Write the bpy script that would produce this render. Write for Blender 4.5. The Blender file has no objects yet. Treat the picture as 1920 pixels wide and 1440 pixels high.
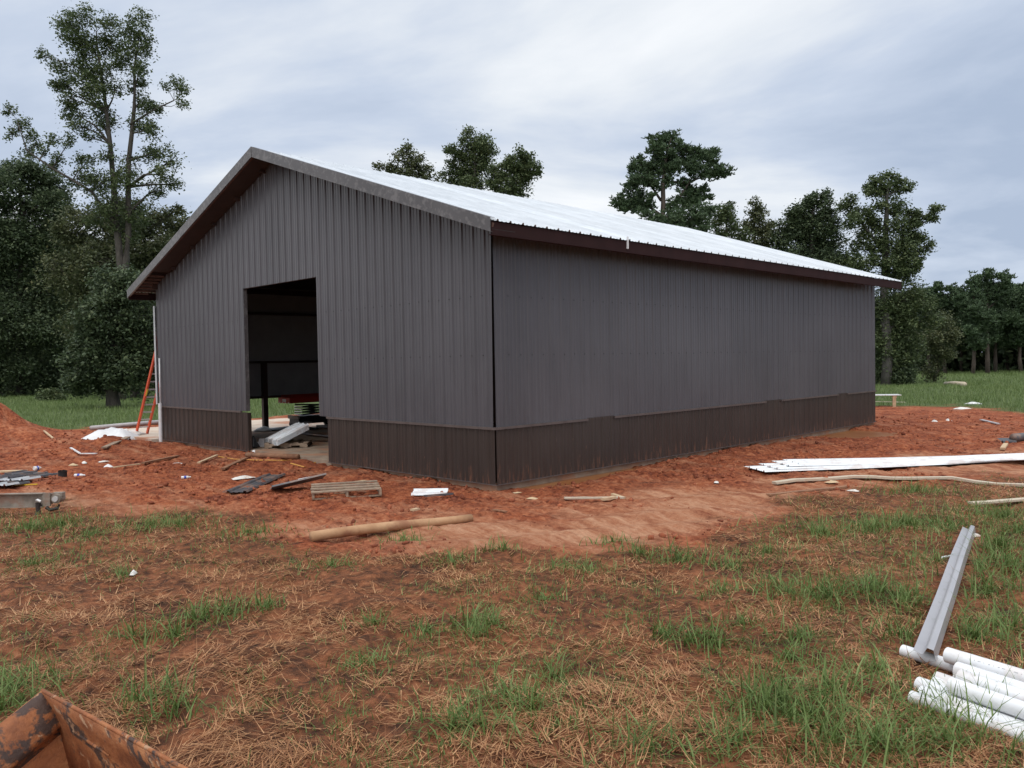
import bpy, math, random
import numpy as np
from mathutils import Matrix, Vector

random.seed(7)
RNG = np.random.default_rng(11)
SC = bpy.context.scene
COL = SC.collection
PI = math.pi
R = math.radians

# ------------------------------------------------------------------ camera
cam_data = bpy.data.cameras.new("camera")
cam = bpy.data.objects.new("camera", cam_data)
COL.objects.link(cam)
cam_data.sensor_width = 36.0
cam_data.lens = 28.5871
cam_data.clip_start = 0.05
cam_data.clip_end = 3000.0
_r, _u, _b = ((0.705700, 0.708276, -0.018217), (-0.007395, 0.033073, 0.999426), (0.708472, -0.705160, 0.028578))
_l = (10.5212, -10.0229, 2.2226)
cam.matrix_world = Matrix(((_r[0], _u[0], _b[0], _l[0]), (_r[1], _u[1], _b[1], _l[1]),
                           (_r[2], _u[2], _b[2], _l[2]), (0, 0, 0, 1)))
SC.camera = cam
CAMX, CAMY = _l[0], _l[1]
VIEW_YAW = 0.7877                      # the way the photographer faces, turned from +Y towards -X
RGT = np.array([math.cos(VIEW_YAW), math.sin(VIEW_YAW)])
FWD = np.array([-math.sin(VIEW_YAW), math.cos(VIEW_YAW)])

# ------------------------------------------------------------------ sky and light
SUN_EL = R(75)                         # soft sun behind the cloud
world = bpy.data.worlds.new("World")
SC.world = world
world.use_nodes = True
wn, wl = world.node_tree.nodes, world.node_tree.links
wn.clear()
w_out = wn.new("ShaderNodeOutputWorld")
w_bg = wn.new("ShaderNodeBackground"); w_bg.inputs["Strength"].default_value = 0.1
w_sky = wn.new("ShaderNodeTexSky"); w_sky.sky_type = 'NISHITA'; w_sky.sun_disc = False
w_sky.sun_elevation = SUN_EL
sun_dir = Vector((0.5, -0.8, 0)).normalized()      # horizontal direction towards the sun
w_sky.sun_rotation = math.atan2(sun_dir.x, sun_dir.y)
w_tc = wn.new("ShaderNodeTexCoord")
w_sep = wn.new("ShaderNodeSeparateXYZ"); wl.new(w_tc.outputs["Generated"], w_sep.inputs[0])
def wmath(op, a, b=None, clamp=False):
    n = wn.new("ShaderNodeMath"); n.operation = op; n.use_clamp = clamp
    for i, v in enumerate((a, b)):
        if v is None: continue
        if isinstance(v, (int, float)): n.inputs[i].default_value = v
        else: wl.new(v, n.inputs[i])
    return n.outputs[0]
w_zz = wmath('ADD', wmath('ABSOLUTE', w_sep.outputs[2]), 0.13)
w_cmb = wn.new("ShaderNodeCombineXYZ")
wl.new(wmath('DIVIDE', w_sep.outputs[0], w_zz), w_cmb.inputs[0])
wl.new(wmath('DIVIDE', w_sep.outputs[1], w_zz), w_cmb.inputs[1])
w_rot = wn.new("ShaderNodeMapping"); w_rot.inputs["Rotation"].default_value = (0, 0, -VIEW_YAW)
wl.new(w_cmb.outputs[0], w_rot.inputs[0])
def wnoise(scale, detail, rough, loc, sc=(1, 1, 1), dist=0.0):
    m = wn.new("ShaderNodeMapping"); m.inputs["Location"].default_value = loc
    m.inputs["Scale"].default_value = sc
    wl.new(w_rot.outputs[0], m.inputs[0])
    n = wn.new("ShaderNodeTexNoise"); n.inputs["Scale"].default_value = scale
    n.inputs["Detail"].default_value = detail; n.inputs["Roughness"].default_value = rough
    n.inputs["Distortion"].default_value = dist
    wl.new(m.outputs[0], n.inputs["Vector"])
    return n.outputs["Fac"]
w_big = wnoise(0.22, 1.5, 0.5, (3.6, 28.2, 0.0), (0.8, 0.6, 1.0))
w_mid = wnoise(0.75, 7.0, 0.55, (3.6, 28.2, 0.0), (0.75, 0.85, 1.0), 0.4)
w_mix = wmath('ADD', wmath('MULTIPLY', w_big, 0.55), wmath('MULTIPLY', w_mid, 0.45))
w_ramp = wn.new("ShaderNodeValToRGB"); wl.new(w_mix, w_ramp.inputs[0])
els = w_ramp.color_ramp.elements
els[0].position = 0.415; els[0].color = (0.30, 0.36, 0.465, 1)
els[1].position = 0.575; els[1].color = (0.72, 0.73, 0.742, 1)
e = els.new(0.47); e.color = (0.41, 0.465, 0.56, 1)
e = els.new(0.52); e.color = (0.58, 0.61, 0.648, 1)
w_sc = wn.new("ShaderNodeVectorMath"); w_sc.operation = 'SCALE'; w_sc.inputs["Scale"].default_value = 10.0
wl.new(w_ramp.outputs[0], w_sc.inputs[0])
w_mx = wn.new("ShaderNodeMix"); w_mx.data_type = 'RGBA'; w_mx.inputs["Factor"].default_value = 0.96
wl.new(w_sky.outputs[0], w_mx.inputs["A"]); wl.new(w_sc.outputs[0], w_mx.inputs["B"])
wl.new(w_mx.outputs["Result"], w_bg.inputs["Color"])
wl.new(w_bg.outputs[0], w_out.inputs["Surface"])

sun_data = bpy.data.lights.new("sun", 'SUN')
sun_data.energy = 1.5
sun_data.angle = R(80)
sun_data.color = (1.0, 0.96, 0.9)
sun = bpy.data.objects.new("sun", sun_data)
COL.objects.link(sun)
_sd = Vector((sun_dir.x * math.cos(SUN_EL), sun_dir.y * math.cos(SUN_EL), math.sin(SUN_EL)))
sun.rotation_euler = _sd.to_track_quat('Z', 'Y').to_euler()

SC.view_settings.view_transform = 'Standard'
SC.view_settings.look = 'None'
SC.view_settings.exposure = 0.54
SC.view_settings.gamma = 1.0
SC.view_settings.use_curve_mapping = False
SC.render.engine = 'CYCLES'
SC.cycles.max_bounces = 6
SC.cycles.transparent_max_bounces = 6

# ------------------------------------------------------------------ numeric noise (numpy)
def _hash(ix, iy, seed):
    h = (ix.astype(np.int64) * 374761393 + iy.astype(np.int64) * 668265263 + seed * 982451653) & 0xFFFFFFFF
    h = ((h ^ (h >> 13)) * 1274126177) & 0xFFFFFFFF
    h = h ^ (h >> 16)
    return (h & 0xFFFF) / 65535.0
def vnoise(x, y, seed=0):
    ix, iy = np.floor(x), np.floor(y)
    fx, fy = x - ix, y - iy
    fx = fx * fx * fx * (fx * (fx * 6 - 15) + 10); fy = fy * fy * fy * (fy * (fy * 6 - 15) + 10)
    a = _hash(ix, iy, seed); b = _hash(ix + 1, iy, seed); c = _hash(ix, iy + 1, seed); d = _hash(ix + 1, iy + 1, seed)
    return (a + (b - a) * fx) * (1 - fy) + (c + (d - c) * fx) * fy
def fbm(x, y, octv=4, seed=0, rough=0.5):
    s, a, t, fq = 0.0, 1.0, 0.0, 1.0
    for i in range(octv):
        ca, sa = math.cos(0.6 * i), math.sin(0.6 * i)
        s = s + a * vnoise((x * ca - y * sa) * fq + 17.3 * i, (x * sa + y * ca) * fq - 9.1 * i, seed + i)
        t += a; a *= rough; fq *= 2.03
    return s / t
def sstep(a, b, x):
    t = np.clip((x - a) / (b - a), 0, 1)
    return t * t * (3 - 2 * t)
def poly_sd(x, y, poly):
    """signed distance to a polygon, positive inside"""
    P = np.array(poly, float); n = len(P)
    d = np.full(x.shape, 1e9); ins = np.zeros(x.shape, bool)
    for i in range(n):
        a, b = P[i], P[(i + 1) % n]
        e = b - a
        t = np.clip(((x - a[0]) * e[0] + (y - a[1]) * e[1]) / (e @ e), 0, 1)
        d = np.minimum(d, np.hypot(x - a[0] - t * e[0], y - a[1] - t * e[1]))
        c = ((a[1] > y) != (b[1] > y)) & (x < (b[0] - a[0]) * (y - a[1]) / (b[1] - a[1] + 1e-12) + a[0])
        ins ^= c
    return np.where(ins, d, -d)

# building size (metres): near corner at the origin, gable along -X, long wall along +Y
BW, BL = 15.09, 17.31
RIDGE, SLOPE, OVE, OVG = 7.363, 0.3402, 0.63, 0.60
def roof_z(x): return RIDGE - SLOPE * abs(x + BW / 2)

# the bare red yard round the building
DIRT = [(-9.13, -7.96), (-5.94, -6.39), (-4.20, -5.37), (-2.50, -4.71), (-0.31, -4.14), (1.73, -4.37), (3.69, -3.27), (4.59, -2.28), (4.67, -0.65),
        (4.69, 1.23), (4.89, 2.82), (5.34, 5.33), (6.38, 8.04), (8.03, 9.88), (22.0, 20.0), (2.40, 25.37), (-1.02, 29.52), (-3.35, 26.53),
        (-8.0, 26.0), (-24.0, 14.0), (-23.15, 3.16), (-23.68, 1.28), (-24.18, -0.49), (-27.23, -1.59), (-30.50, -4.61)]
# pale, packed vehicle track across it
TRACK = [(-10.92, -7.23), (-6.78, -5.67), (-3.36, -4.36), (-1.79, -3.70), (0.30, -3.62), (1.38, -1.67), (2.25, 0.23), (2.71, 2.69), (3.14, 4.88), (5.46, 12.03),
         (7.65, 12.95), (7.55, 10.32), (5.13, 5.40), (4.73, 1.66), (4.57, -1.36), (4.48, -2.65), (3.52, -3.38), (0.83, -4.12), (-2.11, -5.12), (-7.09, -7.74)]
PUDDLES = [((-0.00, 2.44), 0.42, 1.7), ((-0.46, 5.46), 0.34, 1.4), ((0.40, 14.17), 1.3, 1.2), ((-0.93, 7.88), 0.22, 1.0)]

def dirt_mask(x, y):
    sd = poly_sd(x, y, DIRT)
    wob = (fbm(x * 0.9, y * 0.9, 4, 31) - 0.5) * 2.6
    return sstep(-0.25, 0.35, sd + wob * np.clip(1.0, 0, 1))
def track_mask(x, y):
    sd = poly_sd(x, y, TRACK)
    return sstep(-0.9, 1.1, sd + (fbm(x * 0.8, y * 0.8, 5, 51, 0.6) - 0.5) * 4.2)
def puddle_mask(x, y):
    m = np.zeros_like(x)
    for (c, a, b) in PUDDLES:
        q = ((x - c[0]) / a) ** 2 + ((y - c[1]) / b) ** 2
        m = np.maximum(m, 1 - sstep(0.5, 1.35, q))
    return m
def ground_z(x, y, fine=True):
    x = np.asarray(x, float); y = np.asarray(y, float)
    dist = np.hypot(x - CAMX, y - CAMY)
    z = np.full(x.shape, -0.12)
    z = z + (fbm(x * 0.25, y * 0.25, 3, 5) - 0.5) * 0.07
    z = z + (fbm(x * 0.05, y * 0.05, 2, 6) - 0.5) * 0.5 * sstep(32, 70, dist)
    dm = dirt_mask(x, y)
    tm = track_mask(x, y) * dm
    near = 1 - sstep(24, 60, dist)
    rough_d = dm * (1 - 0.75 * tm)
    z = z + rough_d * near * ((fbm(x * 1.3, y * 1.3, 4, 7) - 0.5) * 0.16)
    if fine:
        rid = 1 - np.abs(fbm(x * 4.5, y * 4.5, 4, 8) * 2 - 1)
        z = z + rough_d * near * ((rid - 0.7) * 0.095 + (fbm(x * 11, y * 11, 2, 9) - 0.5) * 0.05)
        z = z + (1 - dm) * near * ((fbm(x * 2.6, y * 2.6, 4, 12) - 0.5) * 0.13 + (1 - np.abs(fbm(x * 5.5, y * 5.5, 3, 13) * 2 - 1) - 0.7) * 0.04)
    # tyre ruts on the track, running along it
    al = x * 0.55 + y * 0.84
    ac = x * 0.84 - y * 0.55
    z = z + tm * near * 0.04 * np.sin(ac * 6.0 + 1.3 * fbm(al * 0.4, ac * 0.4, 2, 15) * 6)
    # spoil heap at the left edge of the yard
    for (cx, cy), h, s in (((-24.05, -2.81), 1.0, 1.25), ((-24.13, -4.09), 1.25, 1.7), ((-19.98, -2.61), 0.42, 1.0), ((-16.42, -2.50), 0.22, 0.9)):
        q = ((x - cx) ** 2 + (y - cy) ** 2) / (s * s)
        z = z + h * np.exp(-q) * (0.8 + 0.4 * fbm(x * 1.6, y * 1.6, 4, 18))
    # low windrow of clods in front of the left part of the gable
    for (cx, cy), h, sx in (((-14.90, -1.42), 0.20, 1.1), ((-17.75, 0.24), 0.22, 0.7), ((-14.33, -2.40), 0.15, 1.0), ((-13.27, -0.26), 0.10, 0.7), ((-10.01, 0.10), 0.10, 0.9), ((-1.97, 0.26), 0.05, 0.6), ((-6.79, -0.02), 0.05, 0.8), ((-3.78, 0.01), 0.04, 0.6)):
        q = ((x - cx) ** 2 + (y - cy) ** 2) / (sx * sx)
        z = z + h * np.exp(-q) * (0.6 + 0.8 * fbm(x * 3, y * 3, 3, 19))
    # ramp of mud up to the doorway
    rx = np.exp(-((x + 7.4) / 1.7) ** 4) * np.exp(-(np.clip(0.6 - y, 0, 9) / 1.2) ** 2)
    z = z + rx * 0.085
    # the pad under the slab
    inb = sstep(0.0, 0.15, np.minimum(np.minimum(x + BW, -0.05 - x), np.minimum(y - 0.05, BL - y)))
    z = z * (1 - inb) + inb * (-0.35)
    # keep soil below the siding along the walls
    edge = sstep(0.5, 0.05, np.maximum(np.maximum(-BW - x, x), np.maximum(-y, y - BL)))
    z = np.where(edge > 0, np.minimum(z, -0.02 - 0.05 * (1 - edge) + 0.6 * (1 - edge)), z)
    pm = puddle_mask(x, y)
    z = z * (1 - pm) + pm * (-0.20)
    # apron hollow
    ap = sstep(0.0, 0.2, np.minimum(np.minimum(x + 20.4, -15.0 - x), np.minimum(y + 0.25, 9.0 - y)))
    z = z * (1 - ap) + ap * (-0.25)
    return z
def gz(x, y):
    return float(ground_z(np.array([x]), np.array([y]))[0])

# ------------------------------------------------------------------ materials
def node_mat(name):
    m = bpy.data.materials.new(name); m.use_nodes = True
    nt = m.node_tree; nt.nodes.clear()
    out = nt.nodes.new("ShaderNodeOutputMaterial")
    b = nt.nodes.new("ShaderNodeBsdfPrincipled")
    nt.links.new(b.outputs[0], out.inputs[0])
    return m, nt.nodes, nt.links, b, out
def n_noise(N, Lk, vec, scale, detail=4, rough=0.55, dist=0.0):
    n = N.new("ShaderNodeTexNoise"); n.inputs["Scale"].default_value = scale
    n.inputs["Detail"].default_value = detail; n.inputs["Roughness"].default_value = rough
    n.inputs["Distortion"].default_value = dist
    if vec is not None: Lk.new(vec, n.inputs["Vector"])
    return n.outputs["Fac"]
def n_map(N, Lk, vec, sc):
    m = N.new("ShaderNodeMapping"); m.inputs["Scale"].default_value = sc
    Lk.new(vec, m.inputs[0]); return m.outputs[0]
def n_ramp(N, Lk, fac, stops):
    r = N.new("ShaderNodeValToRGB"); Lk.new(fac, r.inputs[0])
    el = r.color_ramp.elements
    while len(el) < len(stops): el.new(0.5)
    for e_, (p, c) in zip(el, stops):
        e_.position = p; e_.color = (*c, 1) if len(c) == 3 else c
    return r.outputs[0]
def n_mix(N, Lk, fac, a, b, mode='MIX'):
    m = N.new("ShaderNodeMix"); m.data_type = 'RGBA'; m.blend_type = mode
    for k, v in (("Factor", fac), ("A", a), ("B", b)):
        s = [i for i in m.inputs if i.name == k and i.type == ('VALUE' if k == "Factor" else 'RGBA')][0]
        if isinstance(v, (int, float)): s.default_value = v
        elif isinstance(v, tuple): s.default_value = (*v, 1)
        else: Lk.new(v, s)
    return [o for o in m.outputs if o.type == 'RGBA'][0]
def n_math(N, Lk, op, a, b=None, clamp=False):
    m = N.new("ShaderNodeMath"); m.operation = op; m.use_clamp = clamp
    for i, v in enumerate((a, b)):
        if v is None: continue
        if isinstance(v, (int, float)): m.inputs[i].default_value = v
        else: Lk.new(v, m.inputs[i])
    return m.outputs[0]
def n_bump(N, Lk, h, strength, dist, b):
    n = N.new("ShaderNodeBump"); n.inputs["Strength"].default_value = strength; n.inputs["Distance"].default_value = dist
    Lk.new(h, n.inputs["Height"]); Lk.new(n.outputs[0], b.inputs["Normal"])
def mottled(name, c1, c2, scale=6.0, rough=0.6, metal=0.0, stretch=(1, 1, 1), bump=0.0, bscale=30.0, stain=None, stain_amt=0.5, stain_scale=2.5, spec=0.5, lo=0.35, hi=0.65, rnd=0.0):
    """two tones of one surface mixed by noise, optionally with stains"""
    m, N, Lk, b, _ = node_mat(name)
    tc = N.new("ShaderNodeTexCoord"); v = n_map(N, Lk, tc.outputs["Object"], stretch)
    f = n_noise(N, Lk, v, scale, 6, 0.6)
    col = n_ramp(N, Lk, f, [(lo, c1), (hi, c2)])
    if stain:
        sf = n_ramp(N, Lk, n_noise(N, Lk, v, stain_scale, 8, 0.65), [(0.5, (0, 0, 0)), (0.6, (1, 1, 1))])
        col = n_mix(N, Lk, n_math(N, Lk, 'MULTIPLY', sf, stain_amt), col, stain)
    if rnd:
        oi = N.new("ShaderNodeObjectInfo"); sc = N.new("ShaderNodeVectorMath"); sc.operation = 'SCALE'
        Lk.new(col, sc.inputs[0]); Lk.new(n_math(N, Lk, 'ADD', n_math(N, Lk, 'MULTIPLY', oi.outputs["Random"], rnd), 1 - rnd / 2), sc.inputs["Scale"]); col = sc.outputs[0]
    Lk.new(col, b.inputs["Base Color"])
    b.inputs["Roughness"].default_value = rough; b.inputs["Metallic"].default_value = metal
    b.inputs["Specular IOR Level"].default_value = spec
    if bump:
        n_bump(N, Lk, n_noise(N, Lk, v, bscale, 5, 0.6), bump, 0.02, b)
    return m

def siding_mat(name, base, alt, rough, mud_h):
    m, N, Lk, b, _ = node_mat(name)
    geo = N.new("ShaderNodeNewGeometry"); oi = N.new("ShaderNodeObjectInfo")
    sep = N.new("ShaderNodeSeparateXYZ"); Lk.new(geo.outputs["Position"], sep.inputs[0])
    vs = n_map(N, Lk, geo.outputs["Position"], (9, 9, 0.35))
    streak = n_noise(N, Lk, vs, 1.0, 4, 0.6)
    blot = n_noise(N, Lk, geo.outputs["Position"], 0.55, 4, 0.6)
    f = n_math(N, Lk, 'ADD', n_math(N, Lk, 'MULTIPLY', streak, 0.45), n_math(N, Lk, 'MULTIPLY', blot, 0.55))
    col = n_ramp(N, Lk, f, [(0.36, base), (0.64, alt)])
    hue = n_math(N, Lk, 'ADD', n_math(N, Lk, 'MULTIPLY', oi.outputs["Random"], 0.10), 0.95)
    sc = N.new("ShaderNodeVectorMath"); sc.operation = 'SCALE'; Lk.new(col, sc.inputs[0]); Lk.new(hue, sc.inputs["Scale"])
    col = sc.outputs[0]
    if mud_h > 0:
        # splashed red mud, thickest near the ground, in vertical runs
        hgt = n_math(N, Lk, 'DIVIDE', sep.outputs[2], mud_h)
        spl = n_noise(N, Lk, n_map(N, Lk, geo.outputs["Position"], (14, 14, 2.2)), 1.0, 8, 0.7)
        mud = n_math(N, Lk, 'SUBTRACT', spl, n_math(N, Lk, 'ADD', n_math(N, Lk, 'MULTIPLY', hgt, 0.30), 0.485))
        mud = n_math(N, Lk, 'MULTIPLY', mud, 6.0, True)
        col = n_mix(N, Lk, n_math(N, Lk, 'MULTIPLY', mud, 0.55), col, (0.30, 0.135, 0.08))
        fine = n_noise(N, Lk, n_map(N, Lk, geo.outputs["Position"], (30, 30, 5)), 1.0, 3, 0.5)
        spot = n_math(N, Lk, 'MULTIPLY', n_math(N, Lk, 'SUBTRACT', fine, 0.71), 14.0, True)
        col = n_mix(N, Lk, n_math(N, Lk, 'MULTIPLY', spot, 0.5), col, (0.40, 0.24, 0.17))
    Lk.new(col, b.inputs["Base Color"])
    rg = n_math(N, Lk, 'ADD', n_math(N, Lk, 'MULTIPLY', streak, 0.25), rough - 0.12)
    Lk.new(rg, b.inputs["Roughness"])
    b.inputs["Specular IOR Level"].default_value = 0.45
    dent = n_noise(N, Lk, n_map(N, Lk, geo.outputs["Position"], (2.2, 2.2, 0.5)), 1.0, 3, 0.5)
    n_bump(N, Lk, dent, 0.8, 0.03, b)
    return m

MT = {}
MT['siding'] = siding_mat("charcoal_painted_steel", (0.077, 0.074, 0.086), (0.101, 0.097, 0.110), 0.32, 0)
MT['wainscot'] = siding_mat("burnished_brown_steel", (0.036, 0.026, 0.023), (0.050, 0.037, 0.032), 0.36, 0.9)
MT['trim'] = mottled("trim_brown_grey_steel", (0.078, 0.072, 0.076), (0.098, 0.091, 0.095), 2.0, 0.38, 0, (1, 1, 1), 0.05, 20, (0.30, 0.285, 0.285), 0.30, 9.0)
MT['ledge'] = mottled("ledge_brown_steel", (0.085, 0.066, 0.062), (0.12, 0.096, 0.09), 3.0, 0.4)
MT['fascia'] = mottled("dark_maroon_steel", (0.028, 0.013, 0.013), (0.038, 0.017, 0.017), 2.0, 0.7, spec=0.12)
MT['frame'] = mottled("red_oxide_steel", (0.035, 0.022, 0.02), (0.06, 0.033, 0.028), 3.0, 0.6)
MT['soffit'] = mottled("soffit_dark_steel", (0.03, 0.024, 0.025), (0.042, 0.034, 0.034), 2.0, 0.7)
MT['film'] = mottled("grey_fill_sheet", (0.32, 0.33, 0.35), (0.38, 0.39, 0.41), 2.0, 0.6)  # for the added inner sheets, kept pale to brighten the barn inside
MT['softwood'] = mottled("stained_purlin_wood", (0.10, 0.06, 0.048), (0.16, 0.098, 0.078), 6, 0.8)
MT['roof'] = mottled("white_painted_roof_steel", (0.56, 0.60, 0.645), (0.67, 0.71, 0.755), 1.6, 0.25, 0, (1, 1, 1), 0.02, 3, rnd=0.14)
MT['white_steel'] = mottled("white_painted_sheet", (0.74, 0.77, 0.80), (0.83, 0.86, 0.89), 1.6, 0.35, 0, (1, 1, 1), 0.03, 4, (0.5, 0.33, 0.25), 0.35, 3.0)
MT['galv'] = mottled("galvanised_sheet", (0.50, 0.52, 0.55), (0.62, 0.64, 0.67), 4, 0.4, 0.2)
MT['taupe_steel'] = mottled("taupe_painted_trim", (0.36, 0.355, 0.37), (0.41, 0.405, 0.42), 1.5, 0.3)
MT['dark_steel'] = mottled("dark_grey_sheet", (0.075, 0.075, 0.085), (0.11, 0.11, 0.12), 3, 0.4, 0, (1, 1, 1), 0.03, 6, (0.30, 0.18, 0.13), 0.6, 3)
MT['concrete'] = mottled("concrete_slab", (0.24, 0.165, 0.12), (0.38, 0.29, 0.21), 3, 0.85, 0, (1, 1, 1), 0.3, 30, (0.42, 0.20, 0.11), 0.8, 0.9)
MT['apron'] = mottled("fresh_concrete_apron", (0.55, 0.45, 0.36), (0.66, 0.56, 0.46), 1.5, 0.85, 0, (1, 1, 1), 0.2, 30, (0.46, 0.21, 0.12), 0.9, 0.6)
MT['wood'] = mottled("weathered_wood", (0.25, 0.18, 0.125), (0.40, 0.30, 0.22), 7, 0.85, 0, (1, 1, 1), 0.3, 30, (0.17, 0.12, 0.09), 0.6, 4)
MT['newwood'] = mottled("fresh_sawn_pine", (0.52, 0.38, 0.23), (0.64, 0.49, 0.32), 4, 0.8, 0, (1, 1, 1), 0.2, 30, (0.36, 0.2, 0.12), 0.5, 4)
MT['paleboard'] = mottled("sun_bleached_board", (0.50, 0.43, 0.33), (0.62, 0.55, 0.44), 3, 0.85, 0, (1, 1, 1), 0.2, 30, (0.36, 0.2, 0.12), 0.35, 3)
MT['dirtywood'] = mottled("mud_stained_wood", (0.20, 0.095, 0.055), (0.34, 0.18, 0.10), 5, 0.9, 0, (1, 1, 1), 0.3, 20)
MT['pole'] = mottled("peeled_pole_wood", (0.36, 0.19, 0.095), (0.50, 0.30, 0.165), 3, 0.8, 0, (1, 1, 1), 0.25, 20, (0.26, 0.11, 0.06), 0.7, 2)
MT['pvc'] = mottled("white_pvc", (0.74, 0.755, 0.78), (0.82, 0.83, 0.85), 4, 0.35, 0, (1, 1, 1), 0, 10, (0.50, 0.36, 0.27), 0.3, 3.5)
MT['greypipe'] = mottled("grey_conduit", (0.36, 0.34, 0.35), (0.46, 0.44, 0.44), 4, 0.5)
MT['ink'] = mottled("pipe_print_ink", (0.30, 0.31, 0.33), (0.40, 0.41, 0.43), 60, 0.6)
MT['orange'] = mottled("orange_fibreglass", (0.62, 0.075, 0.025), (0.70, 0.10, 0.035), 4, 0.45)
MT['alu'] = mottled("aluminium", (0.62, 0.62, 0.62), (0.72, 0.72, 0.72), 6, 0.4, 0.4)
MT['rubber'] = mottled("black_rubber", (0.012, 0.012, 0.013), (0.022, 0.022, 0.024), 6, 0.7)
MT['sticker_yellow'] = mottled("yellow_sticker", (0.70, 0.48, 0.03), (0.75, 0.52, 0.04), 6, 0.5)
MT['lift_red'] = mottled("lift_red_paint", (0.40, 0.03, 0.02), (0.46, 0.04, 0.028), 4, 0.5)
MT['lift_black'] = mottled("lift_black_paint", (0.018, 0.018, 0.02), (0.03, 0.03, 0.033), 4, 0.5)
MT['plastic'] = mottled("white_plastic_sheet", (0.68, 0.69, 0.70), (0.82, 0.83, 0.84), 3, 0.45, 0, (1, 1, 1), 0.3, 6)
MT['paper'] = mottled("white_scrap", (0.66, 0.64, 0.60), (0.80, 0.79, 0.76), 12, 0.8, 0, (1, 1, 1), 0, 10, (0.45, 0.25, 0.16), 0.5, 8)
MT['blue_label'] = mottled("blue_bottle_label", (0.03, 0.07, 0.40), (0.05, 0.1, 0.5), 8, 0.5)
MT['blackfilm'] = mottled("black_plastic_film", (0.02, 0.02, 0.022), (0.05, 0.05, 0.052), 5, 0.4, 0, (1, 1, 1), 0.4, 8)
MT['cord'] = mottled("yellow_orange_cord", (0.62, 0.30, 0.06), (0.72, 0.40, 0.08), 6, 0.6, 0, (1, 1, 1), 0, 10, (0.36, 0.15, 0.07), 0.7, 2)
MT['yellow'] = mottled("yellow_plastic", (0.65, 0.42, 0.03), (0.75, 0.5, 0.04), 6, 0.5)
MT['tongue'] = mottled("dusty_trailer_steel", (0.20, 0.165, 0.135), (0.33, 0.285, 0.24), 5, 0.75, 0, (1, 1, 1), 0.3, 30, (0.28, 0.14, 0.09), 0.6, 3)
MT['grease'] = mottled("greasy_steel", (0.025, 0.02, 0.018), (0.05, 0.04, 0.035), 8, 0.5)
MT['bark'] = mottled("bark", (0.045, 0.038, 0.032), (0.095, 0.082, 0.07), 5, 0.9, 0, (1, 1, 0.3), 0.6, 12)
MT['palebark'] = mottled("pale_bark", (0.07, 0.064, 0.058), (0.13, 0.12, 0.11), 3, 0.9, 0, (1, 1, 0.4), 0.5, 10)
MT['pinebark'] = mottled("pine_bark", (0.06, 0.046, 0.038), (0.11, 0.085, 0.07), 4, 0.9, 0, (1, 1, 0.3), 0.6, 10)

def bucket_mat(name, lo):
    m, N, Lk, b, _ = node_mat(name)
    tc = N.new("ShaderNodeTexCoord"); v = tc.outputs["Object"]
    rust = n_ramp(N, Lk, n_noise(N, Lk, v, 5, 8, 0.65), [(0.32, (0.15, 0.045, 0.017)), (0.52, (0.33, 0.115, 0.04)), (0.7, (0.48, 0.22, 0.095))])
    pf = n_ramp(N, Lk, n_noise(N, Lk, v, 5.5, 8, 0.62, 0.4), [(lo, (0, 0, 0)), (lo + 0.05, (1, 1, 1))])
    col = n_mix(N, Lk, n_math(N, Lk, 'MULTIPLY', pf, 0.88), rust, (0.032, 0.029, 0.030))
    tanf = n_ramp(N, Lk, n_noise(N, Lk, n_map(N, Lk, v, (1.3, 1, 1.2)), 9.0, 8, 0.6, 0.3), [(0.60, (0, 0, 0)), (0.63, (1, 1, 1))])
    col = n_mix(N, Lk, n_math(N, Lk, 'MULTIPLY', tanf, 0.85), col, (0.45, 0.27, 0.16))
    Lk.new(col, b.inputs["Base Color"])
    b.inputs["Roughness"].default_value = 0.7
    n_bump(N, Lk, n_noise(N, Lk, v, 25, 8, 0.65), 0.5, 0.02, b)
    return m
MT['bucket'] = bucket_mat("rusty_bucket_steel", 0.54)
MT['bucket_flange'] = bucket_mat("worn_black_paint_on_rust", 0.47)

def leaf_mat(name, stops, trans=0.25):
    m, N, Lk, b, out = node_mat(name)
    geo = N.new("ShaderNodeNewGeometry")
    big = n_noise(N, Lk, geo.outputs["Position"], 0.6, 3, 0.5)
    f = n_math(N, Lk, 'ADD', n_math(N, Lk, 'MULTIPLY', geo.outputs["Random Per Island"], 0.55), n_math(N, Lk, 'MULTIPLY', big, 0.45))
    col = n_ramp(N, Lk, f, stops)
    Lk.new(col, b.inputs["Base Color"]); b.inputs["Roughness"].default_value = 0.55
    b.inputs["Specular IOR Level"].default_value = 0.3
    tr = N.new("ShaderNodeBsdfTranslucent"); Lk.new(col, tr.inputs["Color"])
    ms = N.new("ShaderNodeMixShader"); ms.inputs[0].default_value = trans
    Lk.new(b.outputs[0], ms.inputs[1]); Lk.new(tr.outputs[0], ms.inputs[2]); Lk.new(ms.outputs[0], out.inputs[0])
    return m
MT['leaf'] = leaf_mat("broadleaf_foliage", [(0.2, (0.070, 0.098, 0.048)), (0.6, (0.118, 0.158, 0.072)), (0.9, (0.20, 0.22, 0.095))])
MT['leaf_dark'] = leaf_mat("dark_wood_foliage", [(0.2, (0.054, 0.080, 0.045)), (0.6, (0.088, 0.122, 0.062)), (0.9, (0.14, 0.17, 0.078))])
MT['leaf_olive'] = leaf_mat("olive_foliage", [(0.2, (0.07, 0.088, 0.045)), (0.6, (0.115, 0.135, 0.064)), (0.9, (0.19, 0.185, 0.085))])
MT['needle'] = leaf_mat("pine_needles", [(0.2, (0.052, 0.082, 0.045)), (0.6, (0.08, 0.125, 0.062)), (0.9, (0.12, 0.17, 0.075))], 0.12)
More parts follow.
